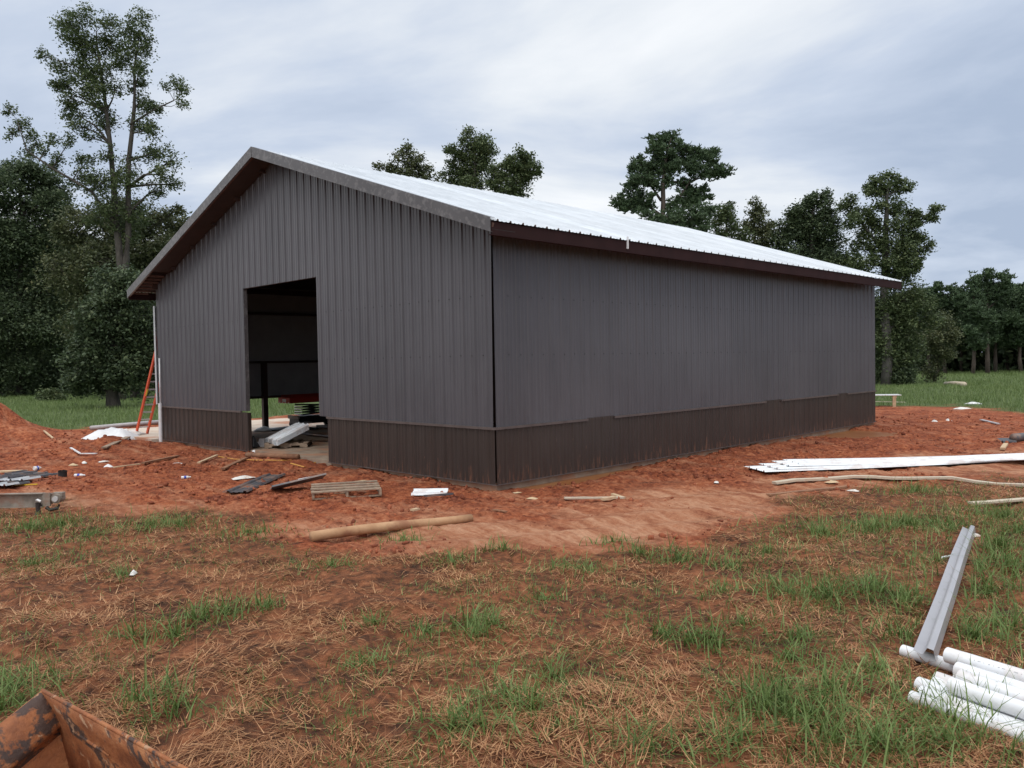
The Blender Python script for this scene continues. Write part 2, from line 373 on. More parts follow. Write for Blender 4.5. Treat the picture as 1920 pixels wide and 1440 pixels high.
MT['straw'] = leaf_mat("dead_straw", [(0.14, (0.09, 0.036, 0.016)), (0.34, (0.26, 0.108, 0.046)), (0.56, (0.47, 0.235, 0.108)), (0.88, (0.68, 0.42, 0.225))], 0.15)
MT['grass'] = leaf_mat("green_grass_blades", [(0.14, (0.30, 0.20, 0.09)), (0.2, (0.078, 0.125, 0.030)), (0.5, (0.135, 0.205, 0.052)), (0.8, (0.235, 0.315, 0.115)), (0.94, (0.40, 0.40, 0.19))], 0.3)
MT['fieldgrass'] = leaf_mat("field_grass", [(0.2, (0.11, 0.165, 0.05)), (0.6, (0.175, 0.245, 0.085)), (0.9, (0.26, 0.30, 0.125))], 0.3)

def ground_mat():
    m, N, Lk, b, _ = node_mat("red_clay_and_turf")
    geo = N.new("ShaderNodeNewGeometry"); P = geo.outputs["Position"]
    def att(n):
        a = N.new("ShaderNodeAttribute"); a.attribute_name = n; return a.outputs["Fac"]
    dirt, track, field, damp = att("dirt"), att("track"), att("field"), att("damp")
    n1 = n_noise(N, Lk, P, 1.4, 8, 0.62); n2 = n_noise(N, Lk, P, 9.0, 8, 0.65); n3 = n_noise(N, Lk, P, 40.0, 4, 0.6)
    fmix = n_math(N, Lk, 'ADD', n_math(N, Lk, 'MULTIPLY', n1, 0.4), n_math(N, Lk, 'MULTIPLY', n2, 0.6))
    clay = n_ramp(N, Lk, fmix, [(0.34, (0.060, 0.014, 0.007)), (0.43, (0.19, 0.046, 0.020)), (0.53, (0.37, 0.104, 0.043)), (0.65, (0.56, 0.225, 0.11))])
    al = N.new("ShaderNodeMapping"); al.inputs["Rotation"].default_value = (0, 0, -0.99); al.inputs["Scale"].default_value = (0.35, 2.2, 1)
    Lk.new(P, al.inputs[0])
    n4 = n_noise(N, Lk, al.outputs[0], 2.0, 8, 0.65)
    pack = n_ramp(N, Lk, n_math(N, Lk, 'ADD', n_math(N, Lk, 'MULTIPLY', n4, 0.65), n_math(N, Lk, 'MULTIPLY', n2, 0.35)),
                  [(0.36, (0.25, 0.075, 0.036)), (0.48, (0.43, 0.185, 0.098)), (0.62, (0.60, 0.335, 0.205))])
    st = n_math(N, Lk, 'MULTIPLY', n_math(N, Lk, 'SUBTRACT', n_noise(N, Lk, al.outputs[0], 0.9, 7, 0.65), 0.50), 7.0, True)
    tr = n_math(N, Lk, 'MAXIMUM', track, n_math(N, Lk, 'MULTIPLY', st, 0.55))
    d = n_mix(N, Lk, tr, clay, pack)
    soil = n_ramp(N, Lk, fmix, [(0.36, (0.040, 0.020, 0.013)), (0.46, (0.135, 0.054, 0.026)), (0.56, (0.29, 0.108, 0.048)), (0.7, (0.46, 0.205, 0.10))])
    turf = n_ramp(N, Lk, fmix, [(0.34, (0.06, 0.09, 0.03)), (0.6, (0.11, 0.15, 0.055)), (0.75, (0.17, 0.17, 0.07))])
    s = n_mix(N, Lk, field, soil, turf)
    col = n_mix(N, Lk, dirt, s, d)
    col = n_mix(N, Lk, n_math(N, Lk, 'MULTIPLY', damp, 0.75), col, (0.30, 0.10, 0.032))
    Lk.new(col, b.inputs["Base Color"])
    rg = n_math(N, Lk, 'SUBTRACT', 0.92, n_math(N, Lk, 'MULTIPLY', damp, 0.35)); Lk.new(rg, b.inputs["Roughness"])
    b.inputs["Specular IOR Level"].default_value = 0.25
    hh = n_math(N, Lk, 'ADD', n2, n_math(N, Lk, 'MULTIPLY', n3, 0.35))
    n_bump(N, Lk, hh, 1.0, 0.09, b)
    return m
MT['ground'] = ground_mat()
MT['clod'] = mottled("red_clay_clods", (0.12, 0.028, 0.013), (0.42, 0.13, 0.06), 1.5, 0.95, 0, (1, 1, 1), 0.6, 25)

def water_mat():
    m, N, Lk, b, _ = node_mat("muddy_water")
    geo = N.new("ShaderNodeNewGeometry")
    c = n_ramp(N, Lk, n_noise(N, Lk, geo.outputs["Position"], 1.2, 4), [(0.35, (0.27, 0.095, 0.03)), (0.65, (0.34, 0.145, 0.055))])
    Lk.new(c, b.inputs["Base Color"]); b.inputs["Roughness"].default_value = 0.3; b.inputs["Specular IOR Level"].default_value = 0.3
    n_bump(N, Lk, n_noise(N, Lk, geo.outputs["Position"], 9, 3), 0.05, 0.01, b)
    return m
MT['water'] = water_mat()

# ------------------------------------------------------------------ mesh helpers
class MB:
    def __init__(self): self.v, self.f = [], []
    def add(self, vs, fs):
        o = len(self.v); self.v += [tuple(map(float, p)) for p in vs]; self.f += [tuple(i + o for i in q) for q in fs]; return self
    def box(self, c, s, rz=0.0, mtx=None):
        hx, hy, hz = s[0] / 2, s[1] / 2, s[2] / 2
        vs = [Vector((x, y, z)) for z in (-hz, hz) for y in (-hy, hy) for x in (-hx, hx)]
        M = Matrix.Translation(c) @ (Matrix.Rotation(rz, 4, 'Z') if mtx is None else mtx.to_4x4())
        vs = [M @ p for p in vs]
        return self.add(vs, [(0, 2, 3, 1), (4, 5, 7, 6), (0, 1, 5, 4), (2, 6, 7, 3), (0, 4, 6, 2), (1, 3, 7, 5)])
    def bar(self, a, b, w, h, up=(0, 0, 1)):
        a, b = Vector(a), Vector(b); d = b - a
        x = d.normalized(); z = Vector(up); y = z.cross(x)
        if y.length < 1e-4: y = Vector((0, 1, 0)).cross(x)
        y.normalize(); z = x.cross(y)
        return self.box((a + b) / 2, (d.length, w, h), mtx=Matrix((x, y, z)).transposed())
    def tube(self, pts, rad, n=8, caps=True, hollow=0.0):
        pts = [Vector(p) for p in pts]
        rad = rad if isinstance(rad, (list, tuple)) else [rad] * len(pts)
        o = len(self.v); ref = Vector((0.13, 0.31, 0.94))
        for i, p in enumerate(pts):
            t = (pts[min(i + 1, len(pts) - 1)] - pts[max(i - 1, 0)]).normalized()
            r = ref if abs(t.dot(ref)) < 0.95 else Vector((1, 0, 0))
            u = t.cross(r).normalized(); w = t.cross(u)
            for k in range(n):
                a = 2 * PI * k / n
                self.v.append(tuple(p + (u * math.cos(a) + w * math.sin(a)) * rad[i]))
        for i in range(len(pts) - 1):
            for k in range(n):
                a0 = o + i * n + k; a1 = o + i * n + (k + 1) % n
                self.f.append((a0, a1, a1 + n, a0 + n))
        if caps:
            self.f.append(tuple(o + k for k in range(n))[::-1])
            e = o + (len(pts) - 1) * n
            self.f.append(tuple(e + k for k in range(n)))
        return self
    def sheet(self, us_hs, rows, fn, thick=0.0):
        """ribbed sheet: profile (u,h) swept through rows v; fn(u,h,v)->point"""
        n = len(us_hs)
        vs = [fn(u, h, v) for v in rows for (u, h) in us_hs]
        fs = [(j * n + i, j * n + i + 1, (j + 1) * n + i + 1, (j + 1) * n + i) for j in range(len(rows) - 1) for i in range(n - 1)]
        return self.add(vs, fs)
    def build(self, name, mat, parent=None, smooth=False):
        me = bpy.data.meshes.new(name)
        me.from_pydata(self.v, [], self.f); me.update()
        me.materials.append(MT[mat])
        if smooth: me.polygons.foreach_set("use_smooth", [True] * len(me.polygons))
        o = bpy.data.objects.new(name, me); COL.objects.link(o)
        if parent is not None: o.parent = parent
        return o
def np_mesh(name, verts, faces, mat, parent=None, smooth=False):
    me = bpy.data.meshes.new(name)
    verts = np.asarray(verts, np.float32); faces = np.asarray(faces, np.int32)
    nf, k = faces.shape
    me.vertices.add(len(verts)); me.vertices.foreach_set("co", verts.ravel())
    me.loops.add(nf * k); me.loops.foreach_set("vertex_index", faces.ravel())
    me.polygons.add(nf); me.polygons.foreach_set("loop_start", np.arange(0, nf * k, k, dtype=np.int32))
    if smooth: me.polygons.foreach_set("use_smooth", np.ones(nf, bool))
    me.update(calc_edges=True)
    me.materials.append(MT[mat])
    o = bpy.data.objects.new(name, me); COL.objects.link(o)
    if parent is not None: o.parent = parent
    return o
def tag(o, label, cat, group=None):
    o["label"] = label; o["category"] = cat
    if group: o["group"] = group
    return o
def struct(o): o["kind"] = "structure"; return o
def stuff(o, label=None, cat=None):
    o["kind"] = "stuff"
    if label: o["label"] = label; o["category"] = cat
    return o
def empty(name, loc=(0, 0, 0), rz=0.0, label=None, cat=None, group=None):
    o = bpy.data.objects.new(name, None); COL.objects.link(o)
    o.location = loc; o.rotation_euler = (0, 0, rz); o.empty_display_size = 0.2
    if label: tag(o, label, cat, group)
    return o
def frame(x, y, z=None):
    """rotation columns to Matrix"""
    x = Vector(x).normalized(); y = Vector(y); z = x.cross(y).normalized() if z is None else Vector(z).normalized()
    y = z.cross(x)
    return Matrix((x, y, z)).transposed()

# ------------------------------------------------------------------ ground
def axis(parts):
    out = [parts[0][0]]
    for a, b, s in parts:
        n = max(1, int(round((b - a) / s))); out += list(a + (b - a) * (np.arange(n) + 1) / n)
    return np.array(out)
def grow(a, b, s0, k=1.12):
    out, p, s = [], a, s0
    while p < b: p += s; s *= k; out.append(p)
    return np.array(out)
fb = np.concatenate([-grow(3, 120, 0.5, 1.3)[::-1] + 6, axis([(3.2, 15.0, 0.065), (15.0, 24, 0.10), (24, 34, 0.18)]), grow(34, 600, 0.25, 1.06)])
hw = axis([(0, 9.5, 0.065), (9.5, 13, 0.12)])
side = np.concatenate([hw, grow(13, 500, 0.15, 1.085)])
fa = np.concatenate([-side[::-1][:-1], side])
A, B = np.meshgrid(fa, fb)
GX = CAMX + A * RGT[0] + B * FWD[0]; GY = CAMY + A * RGT[1] + B * FWD[1]
GZ = ground_z(GX, GY)
nr, nc = A.shape
idx = np.arange(nr * nc).reshape(nr, nc)
gf = np.stack([idx[:-1, :-1].ravel(), idx[:-1, 1:].ravel(), idx[1:, 1:].ravel(), idx[1:, :-1].ravel()], 1)
ground = np_mesh("ground", np.stack([GX.ravel(), GY.ravel(), GZ.ravel()], 1), gf, 'ground', None, True)
struct(ground)
fx, fy = GX.ravel(), GY.ravel()
dm = dirt_mask(fx, fy)
depth = (fx - CAMX) * FWD[0] + (fy - CAMY) * FWD[1]
for nm, val in (("dirt", dm), ("track", track_mask(fx, fy)), ("field", sstep(22, 30, np.hypot(fx - CAMX, fy - CAMY))), ("damp", np.clip(puddle_mask(fx, fy) * 1.6, 0, 1))):
    at = ground.data.attributes.new(nm, 'FLOAT', 'POINT'); at.data.foreach_set("value", val.astype(np.float32))

# muddy puddles along the long wall
for i, ((cx, cy), a, b) in enumerate(PUDDLES):
    if i == 3: continue
    n = 40; vs = [(0, 0, 0)]
    for k in range(n):
        t = 2 * PI * k / n; w = 1.2
        vs.append((a * w * math.cos(t), b * w * math.sin(t), 0))
    o = MB().add(vs, [(0, 1 + k, 1 + (k + 1) % n) for k in range(n)]).build("puddle_water", 'water')
    o.location = (cx, cy, (-0.138, -0.138, -0.146)[i]); struct(o)

# ------------------------------------------------------------------ metal building
PITCH = 0.3048
def prof(u0, u1, off, hrib=0.024, minor=True):
    pts = []
    k = int(math.floor((u0 - off) / PITCH)) - 1
    while off + k * PITCH < u1 + PITCH:
        c = off + k * PITCH
        pts += [(c - 0.034, 0), (c - 0.014, hrib), (c + 0.014, hrib), (c + 0.034, 0)]
        if minor:
            for m_ in (c + PITCH / 3, c + 2 * PITCH / 3):
                pts += [(m_ - 0.022, 0), (m_ - 0.010, 0.008), (m_ + 0.010, 0.008), (m_ + 0.022, 0)]
        k += 1
    us = [p[0] for p in pts]; hs = [p[1] for p in pts]
    out = [(u0, float(np.interp(u0, us, hs)))] + [p for p in pts if u0 + 1e-4 < p[0] < u1 - 1e-4] + [(u1, float(np.interp(u1, us, hs)))]
    return out
barn = empty("metal_barn", (0, 0, 0), 0, "unfinished charcoal steel barn with white roof and brown wainscot panels", "building")
DX0, DX1, DZ = -9.38, -5.84, 4.22        # doorway
WX0, WX1 = -9.30, -5.49                   # wainscot gap, a little wider than the doorway on the right
UB = 1.035                                # foot of the upper siding
def under_roof(x): return roof_z(x) - 0.075
def gable_piece(name, x0, x1, zb, zt, mat, dy=0.0):
    pr = prof(x0, x1, -0.19)
    n = len(pr); mb = MB()
    vs = []
    for (u, h) in pr: vs.append((u, -h + dy, zb if not callable(zb) else zb(u)))
    for (u, h) in pr: vs.append((u, -h + dy, zt if not callable(zt) else zt(u)))
    mb.add(vs, [(i, i + 1, n + i + 1, n + i) for i in range(n - 1)])
    return mb.build(name, mat, barn)
edges = [-BW]; x = -BW + 0.66
while x < -0.05: edges.append(x); x += 0.9144
edges.append(-0.012)
ridge_x = -BW / 2
def split(x0, x1, cuts):
    xs = [x0] + [c for c in sorted(cuts) if x0 + 1e-3 < c < x1 - 1e-3] + [x1]
    return list(zip(xs[:-1], xs[1:]))
for k, (a, b) in enumerate(zip(edges[:-1], edges[1:])):
    for (p, q) in split(a, b, (DX0, DX1)):
        mid = (p + q) / 2; zb = DZ if DX0 < mid < DX1 else UB
        if ridge_x > p and ridge_x < q:
            pr = prof(p, q, -0.19); pr = sorted(pr + [(ridge_x, float(np.interp(ridge_x, [t[0] for t in pr], [t[1] for t in pr])))])
            n = len(pr); mb = MB()
            mb.add([(u, -h, zb) for u, h in pr] + [(u, -h, under_roof(u)) for u, h in pr], [(i, i + 1, n + i + 1, n + i) for i in range(n - 1)])
            mb.build("wall_panel", 'siding', barn)
        else:
            if q > -0.02:     # corner panel, its free edge not yet trimmed: it leans away from the corner towards the foot
                pr = prof(p, q, -0.19); n = len(pr); mb = MB()
                mb.add([(min(u, -0.047), -h, zb) for u, h in pr] + [(u, -h, under_roof(u)) for u, h in pr], [(i, i + 1, n + i + 1, n + i) for i in range(n - 1)])
                mb.build("wall_panel", 'siding', barn)
            else:
                gable_piece("wall_panel", p, q, zb, under_roof, 'siding')
    for (p, q) in split(a, b, (WX0, WX1)):
        mid = (p + q) / 2
        if WX0 < mid < WX1: continue
        gable_piece("wainscot_panel", p, q, 0.0, 1.0, 'wainscot')
# the long wall on the right
yed = [0.014]; y = 0.8
while y < BL - 0.1: yed.append(y); y += 0.9144
yed.append(BL)
WGAP = [(2.55, 3.41), (9.9, 10.74), (14.38, 15.04)]     # where the ledge trim is not fitted yet
wall_top = roof_z(0) - 0.11
for a, b in zip(yed[:-1], yed[1:]):
    pr = prof(a, b, 0.30, 0.018)
    MB().sheet(pr, [UB, 2.2, wall_top], lambda u, h, v: (h, u, v)).build("wall_panel", 'siding', barn)
    MB().sheet(pr, [0.0, 1.0], lambda u, h, v: (h, u, v)).build("wainscot_panel", 'wainscot', barn)
for a, b in WGAP:        # raised wainscot where posts for doors will stand
    MB().sheet(prof(a, b, 0.30), [0.99, 1.045], lambda u, h, v: (h + 0.004, u, v)).build("wainscot_panel", 'wainscot', barn)
# back and left walls (seen from inside through the doorway)
y0 = 0.05
while y0 < BL - 0.05:
    y1 = min(y0 + 0.9144, BL)
    MB().sheet(prof(y0, y1, 0.30), [1.10, wall_top], lambda u, h, v: (-BW - h, u, v)).build("wall_panel", 'siding', barn)
    if y0 > 8.5: MB().sheet(prof(y0, y1, 0.30), [0.0, 1.10], lambda u, h, v: (-BW - h, u, v)).build("wainscot_panel", 'wainscot', barn)
    y0 = y1
for a, b in zip(edges[:-1], edges[1:]):
    for (p, q) in split(a, b, (ridge_x,)):
        pr = prof(p, q, -0.19); n = len(pr)
        MB().add([(u, BL + h, 0.0) for u, h in pr] + [(u, BL + h, under_roof(u)) for u, h in pr], [(i, i + 1, n + i + 1, n + i) for i in range(n - 1)]).build("wall_panel", 'siding', barn)
# added pale sheets standing for grey panel backs, to lighten the interior
MB().add([(-BW + 0.006, 0.1, 1.12), (-BW + 0.006, BL - 0.1, 1.12), (-BW + 0.006, BL - 0.1, wall_top - 0.05), (-BW + 0.006, 0.1, wall_top - 0.05)], [(0, 1, 2, 3)]).build("interior_fill_sheet", 'film', barn)
MB().add([(-BW + 0.1, BL - 0.006, 0.05), (-0.1, BL - 0.006, 0.05), (-0.1, BL - 0.006, wall_top - 0.05), (ridge_x, BL - 0.006, RIDGE - 0.2), (-BW + 0.1, BL - 0.006, wall_top - 0.05)], [(0, 1, 2, 3, 4)]).build("interior_fill_sheet", 'film', barn)
# ledge trim over the wainscot, base trim under it
def ledge(a, b, side):
    if side == 'g': MB().box(((a + b) / 2, -0.022, 1.012), (b - a, 0.05, 0.045)).build("ledge_trim", 'ledge', barn)
    else: MB().box((0.022, (a + b) / 2, 1.012), (0.05, b - a, 0.045)).build("ledge_trim", 'ledge', barn)
for a, b in ((-15.1, -12.05), (-12.04, -9.62), (WX1, -2.47), (-2.46, 0.046)): ledge(a, b, 'g')
for a, b in ((0.005, 2.55), (3.41, 6.6), (6.61, 9.9), (10.74, 14.38), (15.04, BL)): ledge(a, b, 'w')
for a, b in ((-BW, WX0), (WX1, 0.036)):
    MB().box(((a + b) / 2, -0.012, -0.006), (b - a, 0.05, 0.012)).build("base_trim", 'ledge', barn)
MB().box((0.014, BL / 2 + 0.02, -0.006), (0.048, BL - 0.02, 0.012)).build("base_trim", 'ledge', barn)
# jamb edges of the doorway
for xj, s in ((DX0, -1), (DX1, 1)):
    MB().box((xj + s * 0.03, 0.06, (UB + DZ) / 2), (0.05, 0.10, DZ - UB)).build("door_jamb", 'trim', barn)
MB().box(((DX0 + DX1) / 2, 0.06, DZ + 0.03), (DX1 - DX0 + 0.12, 0.10, 0.05)).build("door_header", 'trim', barn)
MB().box((WX0 - 0.03, 0.05, 0.5), (0.05, 0.09, 0.98)).build("door_jamb", 'wainscot', barn)
MB().box((WX1 + 0.03, 0.05, 0.5), (0.05, 0.09, 0.98)).build("door_jamb", 'wainscot', barn)
# roof: sheets from ridge to eave on both slopes
cs = math.hypot(1, SLOPE)
yr0, yr1 = -OVG, BL + OVG
yy = yr0
while yy < yr1 - 0.02:
    ye = min(yy + 0.9144, yr1)
    pr = prof(yy, ye, yr0 + 0.12, 0.034)
    for s in (1, -1):
        def fn(u, h, v, s=s):
            xx = ridge_x + s * v
            return (xx + s * h * SLOPE / cs, u, RIDGE - SLOPE * v + h / cs)
        MB().sheet(pr, [0.02, 4.0, BW / 2 + OVE + 0.03], fn).build("roof_panel", 'roof', barn)
    yy = ye
# added dark sheets that block roof bounce, deepening eave and interior shade
for s in (1, -1):
    d = 0.012; xb = ridge_x + s * (BW / 2 + OVE - 0.02)
    o = MB().add([(ridge_x, yr0 + 0.03, RIDGE - d), (ridge_x, yr1 - 0.03, RIDGE - d), (xb, yr1 - 0.03, roof_z(xb) - d), (xb, yr0 + 0.03, roof_z(xb) - d)], [(0, 1, 2, 3)]).build("roof_shade_sheet", 'soffit', barn)
# rake trim: bent lengths up the gable edge
def rake(x0, x1, drop=0.235, dy=0.0):
    mb = MB(); yo = -OVG - 0.022 - dy
    z0, z1 = roof_z(x0) + 0.042, roof_z(x1) + 0.042
    pts = [(yo + 0.10, 0.004), (yo, 0.004), (yo, -drop), (yo + 0.045, -drop)]
    vs = [(x0, y_, z0 + d) for y_, d in pts] + [(x1, y_, z1 + d) for y_, d in pts]
    mb.add(vs, [(i, i + 1, i + 5, i + 4) for i in range(3)])
    o = mb.build("rake_trim", 'trim', barn)
    sm = o.modifiers.new("thickness", 'SOLIDIFY'); sm.thickness = 0.004; sm.offset = 1
xe = OVE + 0.02
for a, b, dy in ((-BW - xe, -11.7, 0), (-11.72, ridge_x + 0.0, 0.006), (ridge_x, -4.61, 0), (-4.63, -2.32, 0.006), (-2.34, xe, 0.012)): rake(a, b, 0.235, dy)
# barge rafters and soffit behind the rake
for s in (1, -1):
    mb = MB(); xa, xb = ridge_x, ridge_x + s * (BW / 2 + OVE)
    za, zb_ = roof_z(xa), roof_z(xb)
    if s < 0:   # left slope soffit stops short of the eave, where it is still open
        xb2 = ridge_x - 6.35; zb2 = roof_z(xb2)
    else: xb2, zb2 = xb, zb_
    d = 0.155
    mb.add([(xa, -OVG + 0.02, za - d), (xa, -0.035, za - d), (xb2, -0.035, zb2 - d), (xb2, -OVG + 0.02, zb2 - d)], [(0, 1, 2, 3)])
    o = mb.build("rake_soffit", 'soffit', barn); so = o.modifiers.new("thickness", 'SOLIDIFY'); so.thickness = 0.012
    b2 = MB().bar((xa, -OVG + 0.03, za - 0.115), (xb, -OVG + 0.03, zb_ - 0.115), 0.04, 0.14); b2.build("barge_rafter", 'softwood', barn)
for k in range(7):
    xx = -BW - 0.52 + k * 0.21
    MB().bar((xx, -OVG + 0.05, roof_z(xx) - 0.10), (xx, -0.04, roof_z(xx) - 0.10), 0.09, 0.05).build("lookout", 'softwood', barn)
# eave fascias, right and left
for s in (1, -1):
    xf = ridge_x + s * (BW / 2 + OVE)
    zt = RIDGE - SLOPE * (BW / 2 + OVE)
    for a, b in ((yr0 + 0.0, 6.1), (6.105, 12.2), (12.205, yr1)):
        mb = MB()
        mb.box((xf - s * 0.010, (a + b) / 2, zt - 0.125), (0.02, b - a, 0.215))
        mb.box((xf - s * 0.025, (a + b) / 2, zt - 0.242), (0.07, b - a, 0.014))
        mb.build("eave_fascia", 'fascia', barn)
MB().box((OVE + 0.02, 3.12, 4.53), (0.03, 0.035, 0.24)).build("fascia_clip", 'plastic', barn)
# frame: columns, rafters, girts, purlins
for yc in (0.25, 5.8, 11.5, BL - 0.25):
    for xc in (-BW + 0.24, -0.24):
        mb = MB()
        mb.box((xc, yc, 2.1), (0.012, 0.16, 4.2)); mb.box((xc - 0.13, yc, 2.1), (0.26, 0.01, 4.2)) if xc > -5 else mb.box((xc + 0.13, yc, 2.1), (0.26, 0.01, 4.2))
        mb.build("column", 'frame', barn)
    for s in (1, -1):
        xa, xb = ridge_x, ridge_x + s * (BW / 2 - 0.25)
        MB().bar((xa, yc, roof_z(xa) - 0.45), (xb, yc, roof_z(xb) - 0.45), 0.14, 0.42).build("rafter", 'frame', barn)
for zg in (1.14, 2.33, 3.97):
    MB().box((-BW + 0.11, BL / 2, zg), (0.20, BL - 0.3, 0.075)).build("girt", 'frame', barn)
    MB().box((-0.11, BL / 2, zg), (0.20, BL - 0.3, 0.075)).build("girt", 'frame', barn)
    MB().box((-BW / 2, BL - 0.11, zg), (BW - 0.6, 0.20, 0.075)).build("girt", 'frame', barn)
for k in range(6):
    for s in (1, -1):
        v = 0.5 + k * 1.38; xx = ridge_x + s * v
        MB().box((xx, BL / 2, roof_z(xx) - 0.13), (0.07, BL + 0.3, 0.19)).build("purlin", 'frame', barn)
MB().box((-BW + 0.12, 3.49, 1.17), (0.14, 0.17, 2.28)).build("door_post", 'frame', barn)
MB().box((-BW + 0.12, 7.2, 1.17), (0.14, 0.17, 2.28)).build("door_post", 'frame', barn)
# slab
MB().box((-BW / 2 - 0.02, BL / 2 + 0.02, -0.245), (BW - 0.06, BL - 0.05, 0.53)).build("foundation_slab", 'concrete', barn)
# screws: too small to pick apart
mb = MB()
def hexhead(c, ax):
    r = 0.011
    for_ = []
    for k in range(6):
        a = k * PI / 3; du, dz = r * math.cos(a), r * math.sin(a)
        for_.append((c[0] + du, c[1], c[2] + dz) if ax == 'g' else (c[0], c[1] + du, c[2] + dz))
    o_ = (0, -0.008, 0) if ax == 'g' else (0.008, 0, 0)
    mb.add(for_ + [tuple(p[i] + o_[i] for i in range(3)) for p in for_], [(6, 7, 8, 9, 10, 11)] + [(k, (k + 1) % 6, 6 + (k + 1) % 6, 6 + k) for k in range(6)])
for zz in (2.33, 3.40):
    u = -0.19 - 0.08
    while u > -BW:
        if zz < under_roof(u) - 0.1 and not (DX0 - .1 < u < DX1 + .1): hexhead((u, -0.002, zz + random.uniform(-.008, .008)), 'g')
        u -= PITCH
    u = 0.30 + 0.08
    while u < BL: hexhead((0.002, u, zz + random.uniform(-.008, .008)), 'w'); u += PITCH
o = mb.build("screw_row", 'rubber', barn); o["kind"] = "stuff"
# left corner: bare corner trim above, loose wainscot leaf below
MB().add([(-15.095, -0.05, 1.07), (-15.20, -0.055, 1.07), (-15.22, -0.02, 1.07), (-15.36, 0.02, 1.07), (-15.37, 0.10, 1.07), (-15.095, -0.05, 4.12), (-15.20, -0.055, 4.12), (-15.22, -0.02, 4.12), (-15.36, 0.02, 4.12), (-15.37, 0.10, 4.12)],
         [(i, i + 1, i + 6, i + 5) for i in range(4)]).build("corner_trim", 'galv', barn)
MB().sheet([(0, 0), (0.12, 0.03), (0.15, 0.03), (0.30, 0)], [0.03, 1.05], lambda u, h, v: (-15.10 - u * 0.75 - h, -0.02 + u * 0.9, v)).build("wainscot_panel", 'wainscot', barn)

# concrete apron outside the left wall
apron = MB().box((-17.75, 4.35, -0.13), (5.2, 9.2, 0.26)).build("concrete_apron", 'apron'); struct(apron)

# ------------------------------------------------------------------ trees
def leaf_cloud(rng, centers, sig, n_each, size, flat=0.55, elong=1.0):
    """quads scattered round twig centres; sig, n_each per centre"""
    cen = np.repeat(centers, n_each, axis=0); sg = np.repeat(sig, n_each)
    N = len(cen)
    off = rng.normal(size=(N, 3)) * sg[:, None]; off[:, 2] *= 0.8
    c = cen + off
    nrm = rng.normal(size=(N, 3)); nrm[:, 2] = np.abs(nrm[:, 2]) + flat
    nrm /= np.linalg.norm(nrm, axis=1)[:, None]
    t = rng.normal(size=(N, 3)); t -= (t * nrm).sum(1)[:, None] * nrm; t /= np.linalg.norm(t, axis=1)[:, None]
    b = np.cross(nrm, t)
    s = size * rng.uniform(0.6, 1.35, N)
    l = (t * (s * elong)[:, None]); w = b * (s * 0.62)[:, None]
    v = np.stack([c - l, c + w * 0.9 - l * 0.1, c + l, c - w * 0.9 + l * 0.1], 1).reshape(-1, 3)
    return v, np.arange(N * 4).reshape(N, 4)
def needle_cloud(rng, centers, sig, n_each, size):
    """pine twigs: upswept brushes of thin needles"""
    cen = np.repeat(centers, n_each, axis=0); sg = np.repeat(sig, n_each)
    N = len(cen)
    off = rng.normal(size=(N, 3)) * sg[:, None]; off[:, 2] *= 0.75
    c = cen + off
    K = 7
    c = np.repeat(c, K, axis=0)
    d = rng.normal(size=(N * K, 3)); d[:, 2] = np.abs(d[:, 2]) * 0.9 + 0.25
    d /= np.linalg.norm(d, axis=1)[:, None]
    L_ = size * rng.uniform(0.7, 1.3, N * K)
    sd = np.cross(d, rng.normal(size=(N * K, 3))); sd /= np.linalg.norm(sd, axis=1)[:, None]
    w = sd * (size * 0.17)
    v = np.stack([c - w, c + w, c + d * L_[:, None] + w * 0.6, c + d * L_[:, None] - w * 0.6], 1).reshape(-1, 3)
    return v, np.arange(N * K * 4).reshape(-1, 4)
